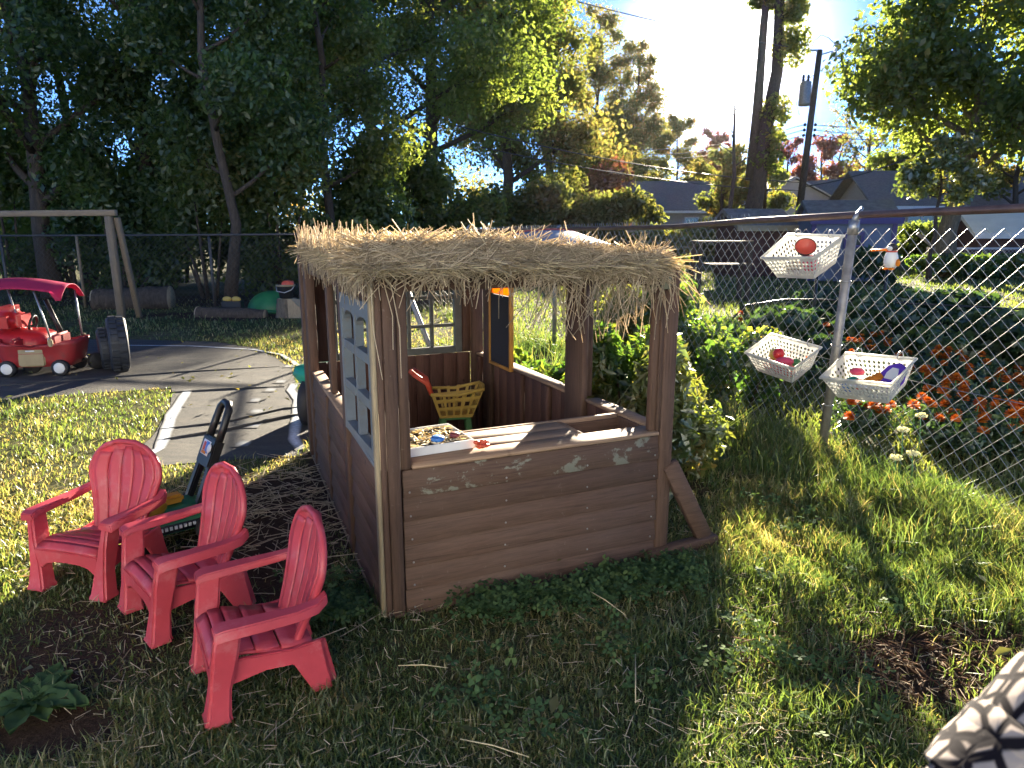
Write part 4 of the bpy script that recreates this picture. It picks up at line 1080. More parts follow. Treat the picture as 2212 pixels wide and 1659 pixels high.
# front posts
P('corner_post', -.0005, .021, -.008, .042, -.03, 1.25, 'stainZ', .003)
P('edge_strip', -.018, -.001, -.006, .03, -.03, 1.25, 'baremix', .004, 'worn bare wood edge strip')
P('trim_board', .0225, .067, -.016, .03, -.03, 1.247, 'stainZ')
P('trim_board', .0695, .107, -.010, .03, .562, 1.247, 'stainZ')
P('trim_board', .045, .095, .032, .06, .58, 1.247, 'stainZ')
P('corner_post', 1.172, 1.236, -.014, .05, -.02, 1.252, 'stainZ', .004)
P('trim_board', 1.126, 1.17, -.002, .03, .579, 1.247, 'stainZ')
P('trim_board', 1.151, 1.171, -.012, -.003, .579, 1.16, 'stainZ', .002)
P('bracket', 1.138, 1.181, -.03, -.016, 1.165, 1.252, 'pale', .003)
# sill and counter
P('sill', .109, 1.166, -.016, .094, .5605, .576, 'counter')
P('counter_board', .10, .852, .098, .196, .561, .576, 'counter')
P('counter_board', .10, .852, .200, .303, .561, .5755, 'counter')
P('counter_edge', .10, 1.165, .306, .328, .548, .577, 'counter')
P('counter_end', .855, .873, .097, .303, .50, .574, 'counter', .002)
bs = MB().mm(.875, 1.165, .097, .302, .44, .448); bs.mm(.875, 1.165, .292, .302, .449, .56).mm(.875, 1.165, .097, .104, .449, .558).mm(1.157, 1.165, .106, .29, .449, .57)
part('basin', bs, M['stainX'], house)
# right wall
for (a, b) in ((.055, .615), (.805, 1.815), (1.935, 2.1)): P('ledge', 1.172, 1.25, a, b, .561, .577, 'counter')
n = 17
for i in range(n):
    y0 = .055 + i * 2.05 / n
    P('plank', 1.188, 1.2, y0 + .0015, y0 + 2.05 / n - .0015, 0, .559, 'inner', .0015)
for i in range(6):
    me = MB().prism([(1.201, ZS[i + 1]), (1.209, ZS[i + 1]), (1.219, ZS[i]), (1.203, ZS[i])], -(2.1), -.06, Matrix(((1, 0, 0, 0), (0, 0, -1, 0), (0, 1, 0, 0), (0, 0, 0, 1))))
    part('plank', me, M['stainY'], house)
for (a, b) in ((.62, .80), (1.82, 1.93)):
    P('post', 1.155, 1.187, a, b, .0, 1.163, 'stainZ'); P('post', 1.19, 1.232, a + .03, b - .02, .579, 1.163, 'stainZ')
for y in (.3, 1.0, 1.35, 2.02): P('stud', 1.16, 1.187, y, y + .045, 0, .557, 'inner')
P('beam', 1.165, 1.225, .055, 2.1, 1.165, 1.243, 'stainY')
P('beam', .11, 1.12, .0, .04, 1.19, 1.246, 'stainX')
P('corner_post', 1.15, 1.225, 2.102, 2.16, 0, 1.24, 'stainZ')
# left wall (runs slightly inward towards the back)
def lx(y): return .03 * y
def L(name, y0, y1, dx0, dx1, z0, z1, m, b=.002, label=None):
    v = [(lx(y) + dx, y, z) for z in (z0, z1) for (y, dx) in ((y0, dx0), (y0, dx1), (y1, dx1), (y1, dx0))]
    mb = MB().add(v, [(3, 2, 1, 0), (4, 5, 6, 7), (0, 1, 5, 4), (1, 2, 6, 5), (2, 3, 7, 6), (3, 0, 4, 7)])
    return part(name, mb, M[m], house, b, 1, label=label)
for (ya, yb) in ((.045, .575), (.665, 1.235), (1.275, 1.84)):
    for i in range(6):
        p = []
        for y in (ya, yb):
            x = lx(y); p += [(x + .004, y, ZS[i + 1] + .004), (x - .004, y, ZS[i + 1] + .004), (x - .016, y, ZS[i]), (x + .001, y, ZS[i])]
        part('plank', MB().add(p, [(0, 1, 2, 3), (7, 6, 5, 4), (0, 4, 5, 1), (1, 5, 6, 2), (2, 6, 7, 3), (3, 7, 4, 0)]), M['stainY'], house, .0012, 1)
    L('wall_lining', ya, yb, .012, .02, 0, .556, 'inner', .001)
L('baseboard', .03, 2.1, -.022, -.006, -.03, .006, 'oldwood')
L('post', .58, .66, -.024, .04, -.02, 1.243, 'stainZ')
L('trim_board', 1.236, 1.274, -.02, .0, .0, .56, 'stainZ')
L('ledge', .665, 1.84, -.01, .05, .564, .582, 'counter')
L('ledge', .047, .575, -.014, .05, .562, .578, 'lattice')
L('baluster', 1.2, 1.27, .01, .04, .584, 1.15, 'stainZ')
L('post', 1.845, 1.93, -.02, .03, -.02, 1.243, 'stainZ'); L('post', 1.95, 2.04, -.01, .03, -.02, 1.243, 'stainZ'); L('corner_post', 2.06, 2.16, -.024, .05, -.02, 1.243, 'stainZ')
L('beam', .045, 2.1, -.004, .045, 1.151, 1.244, 'stainY')
# moulded window lattice in the left front bay
lat = MB()
def lb(y0, y1, z0, z1, d0=-.016, d1=.022): lat.mm(d0, d1, y0, y1, z0, z1)
lb(.05, .09, .582, 1.148); lb(.535, .575, .582, 1.148); lb(.0905, .5345, .582, .617); lb(.0905, .5345, 1.09, 1.148)
lb(.30, .335, .6175, 1.0895, -.012, .02)
for z in (.765, .93): lb(.0905, .2995, z, z + .035, -.014, .018); lb(.3355, .5345, z, z + .035, -.014, .018)
for (a, b) in ((.0905, .2995), (.3355, .5345)):
    c = (a + b) / 2; rr = (b - a) / 2
    for k in range(8):   # arched heads
        t0_, t1_ = math.pi * k / 8, math.pi * (k + 1) / 8
        y_a, z_a = c + rr * math.cos(t0_), 1.045 + .042 * math.sin(t0_); y_b, z_b = c + rr * math.cos(t1_), 1.045 + .042 * math.sin(t1_)
        lat.add([(-.008, y_a, z_a), (-.008, y_b, z_b), (-.008, y_b, 1.0895), (-.008, y_a, 1.0895), (.016, y_a, z_a), (.016, y_b, z_b), (.016, y_b, 1.0895), (.016, y_a, 1.0895)],
                [(0, 1, 2, 3), (7, 6, 5, 4), (0, 4, 5, 1), (2, 6, 7, 3)])
o = part('window_frame', lat, M['lattice'], house); o.location = (.006, 0, 0)
md = o.modifiers.new('edge', 'BEVEL'); md.width = .004; md.segments = 2; md.limit_method = 'ANGLE'
# back wall with dark moulded window
for i in range(6): part('plank', lapX(ZS[i], ZS[i + 1] - .003, .08, 1.145, D + .012, out=1), M['stainX'], house)
for i in range(11):
    x0 = .085 + i * 1.06 / 11; P('plank', x0 + .0015, x0 + 1.06 / 11 - .0015, D - .006, D + .006, 0, .575, 'inner', .0015)
P('side_panel', .085, .2, D - .01, D + .016, .578, 1.13, 'stainZ'); P('side_panel', 1.085, 1.145, D - .01, D + .016, .578, 1.13, 'stainZ')
P('beam', .085, 1.145, D - .02, D + .03, 1.132, 1.242, 'stainX')
wf = MB(); x0, x1, z0, z1 = .203, 1.082, .579, 1.13; y0, y1 = D - .022, D + .02
wf.mm(x0, x0 + .05, y0, y1, z0, z1).mm(x1 - .05, x1, y0, y1, z0, z1).mm(x0 + .0505, x1 - .0505, y0, y1, z0, z0 + .045).mm(x0 + .0505, x1 - .0505, y0, y1, z1 - .04, z1)
nc = 5; xs_ = [x0 + .0505 + (x1 - x0 - .101) * i / nc for i in range(nc + 1)]
for i in range(1, nc): wf.mm(xs_[i] - .012, xs_[i] + .012, y0 + .008, y1 - .008, z0 + .0455, z1 - .0405)
for z in (.755, .945):
    for i in range(nc): wf.mm(xs_[i] + (.0125 if i else .0005), xs_[i + 1] - (.0125 if i < nc - 1 else .0005), y0 + .01, y1 - .01, z, z + .022)
o = part('window_frame', wf, M['darkplastic'], house); md = o.modifiers.new('edge', 'BEVEL'); md.width = .005; md.segments = 2; md.limit_method = 'ANGLE'
# brace on the right front corner
part('brace_foot', MB().beam((1.13, -.02, .03), (1.49, -.02, .042), .05, .05), M['stainX'], house, .004, 1)
part('brace', MB().beam((1.225, -.012, .425), (1.435, -.012, .055), .034, .075, (0, 0, 1)), M['stainX'], house, .003, 1)

# straw thatch
def top(x, y):
    e = min(1, (x + .06) / .13, (y + .075) / .12, (2.21 - y) / .15, (1.25 - x) / .16)
    e = max(0, e); e = e * (2 - e)
    h = 1.245 + .03 * e + .05 * e * min(1, .35 + max(0, y) * 1.3) * (1 - max(0, min(1, (x - .5) / .65)) ** 1.2 * 1.35)
    return h + .045 * noise.noise(Vector((x * 3.5, y * 3.5, 2))) * e + .012 * noise.noise(Vector((x * 11, y * 11, 5)))
rs = thing('straw_roof', 'loose straw thatch piled over the playhouse with stalks hanging down', 'thatch', (HO[0], HO[1], 0), HA)
bd = MB(); sk = lambda x, y: x + .02 + .05 * max(0, y) * (1 - max(0, x) / 1.24)
bd.grid(lambda u, v: (sk(-.02 + 1.2 * u, -.06 + 2.22 * v), -.06 + 2.22 * v, top(-.05 + 1.29 * u, -.07 + 2.27 * v) - .012), 44, 66)
bd.grid(lambda u, v: (sk(1.18 - 1.2 * u, -.06 + 2.22 * v), -.06 + 2.22 * v, 1.249 + .012 * min(1, u * 9, (1 - u) * 9, v * 14, (1 - v) * 14)), 30, 40)
stm = bpy.data.materials.new('straw_bed'); stm = simple('straw_bed_tan', (.2, .15, .085), .9, .45, 22, .8, 120, transl=.12)
part('straw_bed', bd, stm, rs)
r = np.random.default_rng(41); A = []; B = []; q = []
for i in range(12000):
    x = -.05 + 1.2 * r.random(); y = -.075 + 2.27 * r.random() ** 1.25
    z = top(x, y) + .004 + .018 * r.random() * (r.random() < .7)
    a = r.random() * 6.283; l = .03 + .11 * r.random() ** 1.3 + .08 * (r.random() < .05); dx, dy = math.cos(a) * l, math.sin(a) * l
    za = top(x + dx, y + dy); zb = top(x - dx, y - dy)
    k = .012 * r.normal()
    if i % 4 == 0: k += .02 * r.normal()
    A.append((sk(min(x + dx, 1.17), y), y + dy, .5 * (za + z) + .006 + k)); B.append((sk(min(x - dx, 1.17), y), y - dy, .5 * (zb + z) + .006 - k + .02 * (r.random() < .08))); q.append(r.random())
for i in range(850):    # wild ends sticking up
    x = -.03 + 1.08 * r.random(); y = -.06 + 2.2 * r.random(); z = top(x, y); x = sk(x, y); l = (.025 + .06 * r.random()) * (1 + (r.random() < .08)); a = r.random() * 6.283
    A.append((x, y, z)); B.append((x + math.cos(a) * l * .8, y + math.sin(a) * l * .8, z + l * (.15 + .5 * r.random()))); q.append(.5 + .5 * r.random())
V, F, rn = stalkmesh(np.array(A), np.array(B), .0021, r, np.array(q), .004)
part('straw', npmesh('straw', V, F, 4, rn), M['straw'], rs, kind='stuff')
A = []; B = []; q = []
for i in range(2600):   # front face and fringe
    x = -.05 + 1.15 * r.random(); z = 1.265 + .035 * noise.noise(Vector((x * 7, 3, 1))) + .085 * r.random() * (1 if x < .75 else .75); y = -.075 + .05 * (z - 1.19) / .16 - .025 * r.random()
    if x > .62: z -= .02
    a = r.normal(0, .5) + (math.pi if r.random() < .5 else 0); l = .04 + .1 * r.random()
    if r.random() < .12: a = -math.pi / 2 + r.normal(0, .5)
    A.append((min(1.17, x - math.cos(a) * l), y + r.normal(0, .012), z - math.sin(a) * l * .7)); B.append((min(1.17, x + math.cos(a) * l), y + r.normal(0, .012), z + math.sin(a) * l * .7)); q.append(r.random())
for i in range(300):    # hanging stalks, longer at the right
    x = -.04 + 1.2 * r.random() ** .65; z = 1.26 + .02 * r.normal(); y = -.08 + .07 * r.random()
    l = (.05 + .09 * r.random()) * (1 if x < .6 else 2.0); a = -math.pi / 2 + r.normal(0, .45)
    A.append((x, y, z)); B.append((x + math.cos(a) * l, y + r.normal(0, .02), z + math.sin(a) * l)); q.append(r.random())
for i in range(900):    # left edge
    y = -.06 + 2.2 * r.random(); z = 1.245 + .07 * r.random(); x = -.03 + .05 * y - .02 * r.random()
    a = r.normal(0, .7); l = .04 + .1 * r.random()
    if r.random() < .4: a = -math.pi / 2 + r.normal(0, .5)
    A.append((x + r.normal(0, .015), y - math.cos(a) * l, z - math.sin(a) * l)); B.append((x + r.normal(0, .015), y + math.cos(a) * l, z + math.sin(a) * l)); q.append(r.random())
for (x, z0_, z1_) in ((-.02, 1.25, .9), (.045, 1.23, .9), (.02, 1.24, 1.0)):
    A.append((x, -.05, z0_)); B.append((x + .03, -.035, z1_)); q.append(.8)
V, F, rn = stalkmesh(np.array(A), np.array(B), .0021, r, np.array(q), .008)
part('straw_fringe', npmesh('straw_fringe', V, F, 4, rn), M['strawdull'], rs, kind='stuff')
# blue board lying on the straw
bd = thing('board', 'faded blue bowed board lying on the straw roof', 'board', hwv(.84, .15, 1.31), HA + .06)
def bw(u, v): return (-.19 + .38 * u + .05 * (1 - v), -.1 + .26 * v, .005 + .062 * v + .02 * math.sin(u * 3.0) * (1 - .3 * v) - .045 * max(0, u - .7) * 2)
me = MB(); me.grid(bw, 14, 8); part('panel', me, M['boardblue'], bd, solid=.006)
e = MB(); e.tube([Vector(bw(u, 1)) + Vector((0, .004, .003)) for u in np.linspace(0, 1, 12)], .006, 6); e.tube([Vector(bw(1, v)) + Vector((.004, 0, .0)) for v in np.linspace(0, 1, 6)], .005, 6)
part('edge_trim', e, M['maroon'], bd)

# ================================================================== THINGS IN THE PLAYHOUSE
cb = thing('chalkboard', 'tall black chalkboard with a glowing orange top panel hanging in the right wall bay', 'chalkboard', hwv(1.165, 1.66, .55), HA)
part('panel', MB().mm(-.004, .006, -.15, .15, .02, .45), M['slate'], cb)
part('top_panel', MB().mm(-.003, .004, -.15, .15, .455, .575), M['amber'], cb, label='translucent orange top panel')
for a in (-.168, .151): part('frame_side', MB().mm(-.012, .014, a, a + .017, 0, .59), M['frameyel'], cb, .002, 1)
part('frame_bottom', MB().mm(-.012, .014, -.1505, .1505, 0, .018), M['frameyel'], cb, .002, 1)
ct = thing('toy_shopping_cart', 'toy shopping cart with yellow basket, green legs and red handle inside the playhouse', 'toy cart', hwv(.9, 1.78), HA - .25)
def cartwall(p00, p10, p11, p01, nu, nv, bar=.3, rim=True):
    mb = MB(); q = lambda u, v: (Vector(p00) * (1 - u) + Vector(p10) * u) * (1 - v) + (Vector(p01) * (1 - u) + Vector(p11) * u) * v
    us = []; 
    for i in range(nu): us += [i / nu, (i + bar) / nu]
    us.append(1.0)
    vs_ = []
    for j in range(nv): vs_ += [j / nv, (j + bar) / nv]
    vs_ += [1.0]
    for i in range(len(us) - 1):
        for j in range(len(vs_) - 1):
            if i % 2 == 1 and j % 2 == 1: continue
            a = len(mb.v); mb.v += [tuple(q(us[i], vs_[j])), tuple(q(us[i + 1], vs_[j])), tuple(q(us[i + 1], vs_[j + 1])), tuple(q(us[i], vs_[j + 1]))]; mb.f.append((a, a + 1, a + 2, a + 3)); mb.sm.append(False)
    return mb
Bq = [(-.1, -.075, .245), (.1, -.075, .245), (.1, .075, .245), (-.1, .075, .245)]; Tq = [(-.15, -.105, .40), (.17, -.105, .425), (.17, .105, .425), (-.15, .105, .40)]
bk = MB()
for i in range(4):
    j = (i + 1) % 4; w_ = cartwall(Bq[i], Bq[j], Tq[j], Tq[i], 5 if i % 2 == 0 else 4, 3); bk.add(w_.v, w_.f)
bk.add(Bq, [(3, 2, 1, 0)])
part('basket', bk, M['yellow'], ct, solid=.006)
part('basket_rim', MB().tube([Tq[0], (0.01, -.108, .395), Tq[1], (.18, 0, .43), Tq[2], (0.01, .108, .395), Tq[3], (-.155, 0, .40)], .011, 8, closed=True), M['yellow'], ct)
lg = MB()
for sx in (-1, 1):
    for sy in (-1, 1): part('leg', MB().beam((sx * .075, sy * .055, .235), (sx * .105, sy * .075, .0), .035, .03, (0, 1, 0), .045, .03), M['legreen'], ct, .005, 2)
part('leg_frame', MB().mm(-.09, .09, -.07, .07, .225, .2435), M['legreen'], ct, .004, 1)
part('handle', MB().tube([(-.15, -.08, .40), (-.175, -.085, .47), (-.25, -.08, .525), (-.27, 0, .53), (-.25, .08, .525), (-.175, .085, .47), (-.15, .08, .40)], .016, 10), M['coral'], ct)
tr = thing('planting_tray', 'white-rimmed tray of dark soil and wood chips on the playhouse counter', 'tray', hwv(.245, .205, .577), HA + .06)
tm = MB(); tm.mm(-.125, .125, -.115, .125, 0, .012)
tm.mm(-.135, .135, -.127, -.1155, 0, .034).mm(-.135, .135, .1255, .137, 0, .034).mm(-.135, -.1255, -.115, .125, 0, .034).mm(.1255, .135, -.115, .125, 0, .034)
part('rim', tm, M['white'], tr, .003, 2)
part('soil', MB().grid(lambda u, v: (-.124 + .248 * u, -.114 + .238 * v, .02 + .01 * noise.noise(Vector((u * 7, v * 7, 1)))), 16, 16), M['soil'], tr)
r = np.random.default_rng(5); n = 130
V, F, rn = stalks(n, np.stack([-.115 + .23 * r.random(n), -.105 + .22 * r.random(n), .03 + .006 * r.random(n)], -1), lambda r, n: .015 + .04 * r.random(n), .0028, 6, .15)
part('wood_chips', npmesh('wood_chips', V, F, 4, rn), M['straw'], tr, kind='stuff')
for nm, l, x, y, m, rr in (('blue_disc', 'small blue lid lying in the soil tray', .25, .125, 'blue', .026), ('red_disc', 'dark red lid lying in the soil tray', .325, .145, 'maroon', .02)):
    mb = MB(); mb.lathe([(0, .012), (rr * .8, .012), (rr, .006), (rr, -.004), (0, -.004)][::-1], n=20); o = part(nm, mb, M[m], None, loc=Vector(hwv(x, y, .618))); tag(o, l, 'lid')
fl_ = MB(); 
for k in range(14):
    a = k * .9; fl_.ball((.02 * math.cos(a) * (k % 3) * .6, .014 * math.sin(a) * (k % 3) * .6, .012 + .006 * (k % 4)), (.013, .011, .008), 8, 5, .5)
o = part('red_blossom', fl_, M['coral'], None, loc=Vector(hwv(.405, .055, .578))); tag(o, 'crumpled red flower head on the counter beside the soil tray', 'flower')
# leaning pole and pale bench behind the house
o = part('leaning_pole', MB().tube([(0, 0, 0), (-.55, .35, 1.35)], .022, 8), M['steelrough'], None, loc=Vector(hwv(1.3, 3.0))); tag(o, 'grey pole leaning behind the back right corner of the playhouse', 'pole')

# ================================================================== RED CHAIRS
def make_chair(label, group):
    root = thing('garden_chair', label, 'chair', (0, 0, 0), 0, group); m = M['red']
    # seat profile, x forward
    prof = [(-.13, .150), (-.07, .155), (0, .168), (.06, .184), (.11, .192), (.145, .186), (.168, .165)]
    def pz(f):
        f = max(0, min(1, f)) * (len(prof) - 1); i = min(int(f), len(prof) - 2); t_ = f - i
        return Vector((prof[i][0] * (1 - t_) + prof[i + 1][0] * t_, 0, prof[i][1] * (1 - t_) + prof[i + 1][1] * t_))
    cuts = [0, .26, .45, .62, .79, 1.0]
    for i in range(5):
        f0, f1 = cuts[i] + .009, cuts[i + 1] - .009
        mb = MB(); mb.grid(lambda u, v: tuple(pz(f0 + (f1 - f0) * v) + Vector((0, (u - .5) * 2 * (.135 + .01 * v), .004 * math.cos((u - .5) * 3.0)))), 6, 3)
        part('seat_slat', mb, m, root, solid=.01)
    mb = MB()   # moulded strip joining the slats, leaving two slits between each pair
    for ys in (-.142, -.012, .118):
        mb.grid(lambda u, v: tuple(pz(v) + Vector((0, ys + .024 * u, -.007))), 2, 14)
    part('seat_web', mb, m, root, solid=.008)
    # front apron with arched opening
    pol = [(-.155, .165), (-.155, .11)] + [(-.1 * math.cos(a), .072 + .046 * math.sin(a)) for a in np.linspace(0, math.pi, 9)][0:0]
    pol = [(-.15, .168), (-.15, .09), (-.125, .092), (-.1, .112), (-.06, .122), (0, .125), (.06, .122), (.1, .112), (.125, .092), (.15, .09), (.15, .168)]
    mb = MB().prism(pol, .158, .172, Matrix(((0, 0, 1, 0), (1, 0, 0, 0), (0, 1, 0, 0), (0, 0, 0, 1)))); part('apron', mb, m, root, .003, 2)
    for s in (-1, 1):
        # front leg: one wide folded panel from the arm down to a flared foot
        mb = MB()
        secs = [(.294, .078, .15, .166, .197), (.2, .092, .166, .15, .186), (.1, .118, .178, .128, .182), (.02, .126, .192, .114, .188), (0, .12, .203, .104, .195)]
        vs_ = []
        for z, xa, xb, ya, yb in secs: vs_ += [(xa, s * ya, z), (xb, s * ya, z), (xb, s * yb, z), (xa, s * yb, z)]
        fs = [(0, 1, 2, 3), (19, 18, 17, 16)]
        for k in range(4):
            for j in range(4): fs.append((k * 4 + j, k * 4 + (j + 1) % 4, k * 4 + 4 + (j + 1) % 4, k * 4 + 4 + j))
        mb.add(vs_, fs); part('leg', mb, m, root, .008, 3)
        # armrest: broad rounded slab, rim folded down, curving in to the back
        pts = [(.155, .186, .292, .034), (.13, .19, .300, .038), (.03, .196, .300, .034), (-.07, .2, .300, .028), (-.13, .196, .305, .024), (-.165, .175, .318, .022)]
        vs_ = []; fs = []
        for x, y, z, hwid in pts: vs_ += [(x, s * (y - hwid), z - .012), (x, s * (y - hwid * .8), z + .008), (x, s * (y + hwid * .8), z + .008), (x, s * (y + hwid), z - .02), (x, s * (y + hwid * .7), z - .024), (x, s * (y - hwid * .7), z - .018)]
        for k in range(len(pts) - 1):
            for j in range(6): fs.append((k * 6 + j, k * 6 + (j + 1) % 6, k * 6 + 6 + (j + 1) % 6, k * 6 + 6 + j))
        fs += [tuple(range(6)), tuple(range(len(vs_) - 6, len(vs_)))[::-1]]
        mb = MB().add(vs_, fs); part('armrest', mb, m, root, .005, 2)
        # side skirt below the seat and rear leg sweeping back
        mb = MB(); vs_ = [(.12, .145, .178), (.12, .145, .10), (.02, .15, .118), (-.06, .15, .11), (-.09, .152, .05), (-.115, .158, .0), (-.17, .16, .0), (-.155, .152, .09), (-.145, .148, .165), (-.06, .146, .158)]
        nn = len(vs_); mb.add([(x, s * y, z) for x, y, z in vs_] + [(x, s * (y + .016), z) for x, y, z in vs_], [tuple(range(nn)), tuple(range(nn, 2 * nn))[::-1]] + [(i, i + nn, (i + 1) % nn + nn, (i + 1) % nn) for i in range(nn)])
        part('side_skirt', mb, m, root, .003, 2)
        mb = MB(); mb.beam((-.135, s * .135, .15), (-.155, s * .142, .0), .06, .014, (0, 1, 0), .075, .014); part('leg', mb, m, root, .004, 2)
    # fan back
    base = Vector((-.105, 0, .135)); ax_ = Vector((-.27, 0, 1)).normalized(); nr = Vector((1, 0, .27)).normalized(); Hb = .385
    def halfw(v):
        if v < .62: return .108 + .066 * (v / .62) ** 1.2
        q_ = (v - .62) / .38; return .174 * math.sqrt(max(0, 1 - (q_ * .985) ** 2.2))
    def bp(u, v, off=0):
        w_ = halfw(v); y = u * w_; return base + ax_ * (Hb * v) + Vector((0, y, 0)) + nr * (off + .028 * (u * u) - .01 * math.sin(v * 3.0))
    mb = MB(); mb.grid(lambda u, v: tuple(bp(2 * u - 1, v * .995, 0)), 20, 22); part('back_shell', mb, m, root, solid=.01)
    ed = [-.9, -.54, -.18, .18, .54, .9]
    for i in range(5):
        a, b = ed[i] + .012, ed[i + 1] - .012
        mb = MB(); mb.grid(lambda u, v: tuple(bp(a + (b - a) * u, .03 + .91 * v * (1 - .04 * abs(i - 2)), .0065)), 4, 14); part('back_slat', mb, m, root, solid=.007)
    rim = [bp(-1, v, -.002) for v in np.linspace(0, .995, 20)] + [bp(1, v, -.002) for v in np.linspace(.995, 0, 20)]
    part('back_rim', MB().tube([p - nr * .004 for p in rim], .0115, 8), m, root)
    return root
GRP = 'red chairs beside the playhouse'
chairs = [('red plastic chair farthest from the camera with sun-spotted back, facing the lawn', (-1.715, 2.535), (-1.544 + 1.886, 2.487 - 2.581)),
          ('red plastic chair in the middle of the row with the mower behind it', (-1.32, 2.306), (-1.444 + 1.196 - 0, 0)),
          ('red plastic chair nearest the camera and the playhouse corner', (-.927, 1.928), (0, 0))]
faces = [(-.265, -.964), (-.72, -.69), (-.861, -.508)]
proto = None
for (lab_, mid, _), f in zip(chairs, faces):
    f = Vector(f).normalized()
    c = proto if proto is None else None
    if proto is None: proto = make_chair(lab_, GRP); c = proto
    else: c = copy_tree(proto)
    tag(c, lab_, 'chair', GRP)
    c.location = (mid[0] - f.x * .16, mid[1] - f.y * .16, 0.012); c.rotation_euler = (0, 0, math.atan2(f.y, f.x))

# ================================================================== TOYS ON THE LEFT
# toy mower
mw = thing('toy_lawn_mower', 'green and yellow toy lawn mower with tall black handle behind the chairs', 'toy mower', (-1.6, 3.05, 0), R(222))
bdm = MB(); bdm.add([(-.2, -.13, .06), (.2, -.13, .06), (.2, .13, .06), (-.2, .13, .06), (-.19, -.12, .13), (.17, -.11, .12), (.17, .11, .12), (-.19, .12, .13), (-.15, -.08, .165), (.06, -.07, .155), (.06, .07, .155), (-.15, .08, .165)],
      [(3, 2, 1, 0), (0, 1, 5, 4), (1, 2, 6, 5), (2, 3, 7, 6), (3, 0, 4, 7), (4, 5, 9, 8), (5, 6, 10, 9), (6, 7, 11, 10), (7, 4, 8, 11), (8, 9, 10, 11)])
part('deck', bdm, M['green'], mw, .018, 3)
eng = MB(); eng.lathe([(0, .0), (.095, 0), (.1, .02), (.095, .045), (.07, .055), (0, .055)], (.08, 0, .15), 24); part('engine_cover', eng, M['mustard'], mw)
eng = MB(); eng.lathe([(0, 0), (.062, 0), (.066, .008), (.05, .016), (0, .018)], (.08, 0, .206), 24); part('engine_cap', eng, M['grey'], mw)
part('chute', MB().box((-.04, 0, .185), (.1, .07, .04)), M['mustard'], mw, .012, 2)
for x in (-.15, .15):
    for y in (-.145, .145):
        wv = MB(); wv.lathe([(0, -.018), (.055, -.018), (.06, -.01), (.06, .01), (.055, .018), (0, .018)], (x, y, .06), 18, 'Y'); w_ = part('wheel', wv, M['rubber'], mw)
        hb = MB(); hb.lathe([(0, -.021), (.03, -.021), (.034, -.019), (0, .019)], (x, y, .06), 14, 'Y'); part('hub', hb, M['grey'], w_)
vn = MB()
for k in range(8): vn.mm(-.1 + k * .02, -.088 + k * .02, .128, .134, .085, .1)
part('vent_marks', vn, M['white'], mw)
part('vent_panel', MB().mm(-.14, .1, .1215, .127, .068, .108), M['black'], mw, .004, 1)
hd = MB()
HB, HT = Vector((-.13, 0, .13)), Vector((-.33, 0, .59))
dd = (HT - HB); hs = lambda f, y: HB + dd * f + Vector((0, y, 0))
for s in (-1, 1): hd.beam(hs(0, s * .07), hs(.45, s * .062), .03, .045, (0, 1, 0))
hd.beam(hs(.38, 0), hs(.66, 0), .155, .045, (1, 0, 0))
part('handle_frame', hd, M['black'], mw, .007, 2)
part('handle_loop', MB().tube([hs(.64, .06), hs(.8, .058), hs(.95, .05), hs(1.0, .025), hs(1.0, -.025), hs(.95, -.05), hs(.8, -.058), hs(.64, -.06)], .018, 10), M['black'], mw)
nrm_ = dd.cross(Vector((0, 1, 0))).normalized()
if nrm_.x < 0: nrm_ = -nrm_
dn = dd.normalized()
def stick(cu, cv, w_, h_, m, name, off):
    c = hs(.55, 0) + nrm_ * off + dn * cv + Vector((0, cu, 0))
    vs_ = [c + Vector((0, a * w_ / 2, 0)) + dn * (b * h_ / 2) + nrm_ * e for e in (0, .002) for a, b in ((-1, -1), (1, -1), (1, 1), (-1, 1))]
    return part(name, MB().add(vs_, [(3, 2, 1, 0), (4, 5, 6, 7), (0, 1, 5, 4), (1, 2, 6, 5), (2, 3, 7, 6), (3, 0, 4, 7)]), M[m], mw, .0006, 1)
stick(-.005, 0, .085, .07, 'white', 'sticker', .023); stick(.012, .004, .035, .055, 'blue', 'sticker_blue_patch', .0255); stick(-.02, .006, .028, .04, 'coral', 'sticker_red_patch', .0255); stick(-.01, -.023, .05, .014, 'orange', 'sticker_yellow_patch', .0258)
mb = MB(); mb.lathe([(0, -.002), (.02, -.002), (.022, .002), (.018, .004), (0, .004)], hs(.55, .045) + nrm_ * .028 + dn * .005, 16, 'Z', Matrix.Rotation(nrm_.angle(Vector((0, 0, 1))), 4, 'Y')); part('sticker_cap', mb, M['white'], mw)
for s in (-1, 1): part('knob', MB().ball(hs(.02, s * .1), (.022, .016, .022), 12, 8), M['black'], mw)
# wagon
wg = thing('toy_wagon', 'red plastic wagon with a pink canopy and tan side door on the black path', 'wagon', (-4.62, 6.92, 0), R(8))
hull = MB(); secs = [(.1, .30, .19), (.16, .33, .2), (.30, .36, .22), (.345, .37, .225)]
vs_ = []
for z, a, b in secs:
    for k in range(24):
        t_ = 2 * math.pi * k / 24; cx_, sy_ = math.cos(t_), math.sin(t_)
        ex_ = math.copysign(abs(cx_) ** .4, cx_); ey_ = math.copysign(abs(sy_) ** .4, sy_)
        dip = -.05 * max(0, 1 - abs(cx_) * 1.6) if z > .33 else 0
        vs_.append((ex_ * a, ey_ * b, z + dip))
fs = []
for k in range(3):
    for j in range(24): fs.append((k * 24 + j, k * 24 + (j + 1) % 24, (k + 1) * 24 + (j + 1) % 24, (k + 1) * 24 + j))
fs.append(tuple(range(24))[::-1])
hull.add(vs_, fs, True); part('body', hull, M['wagonred'], wg, solid=.022)
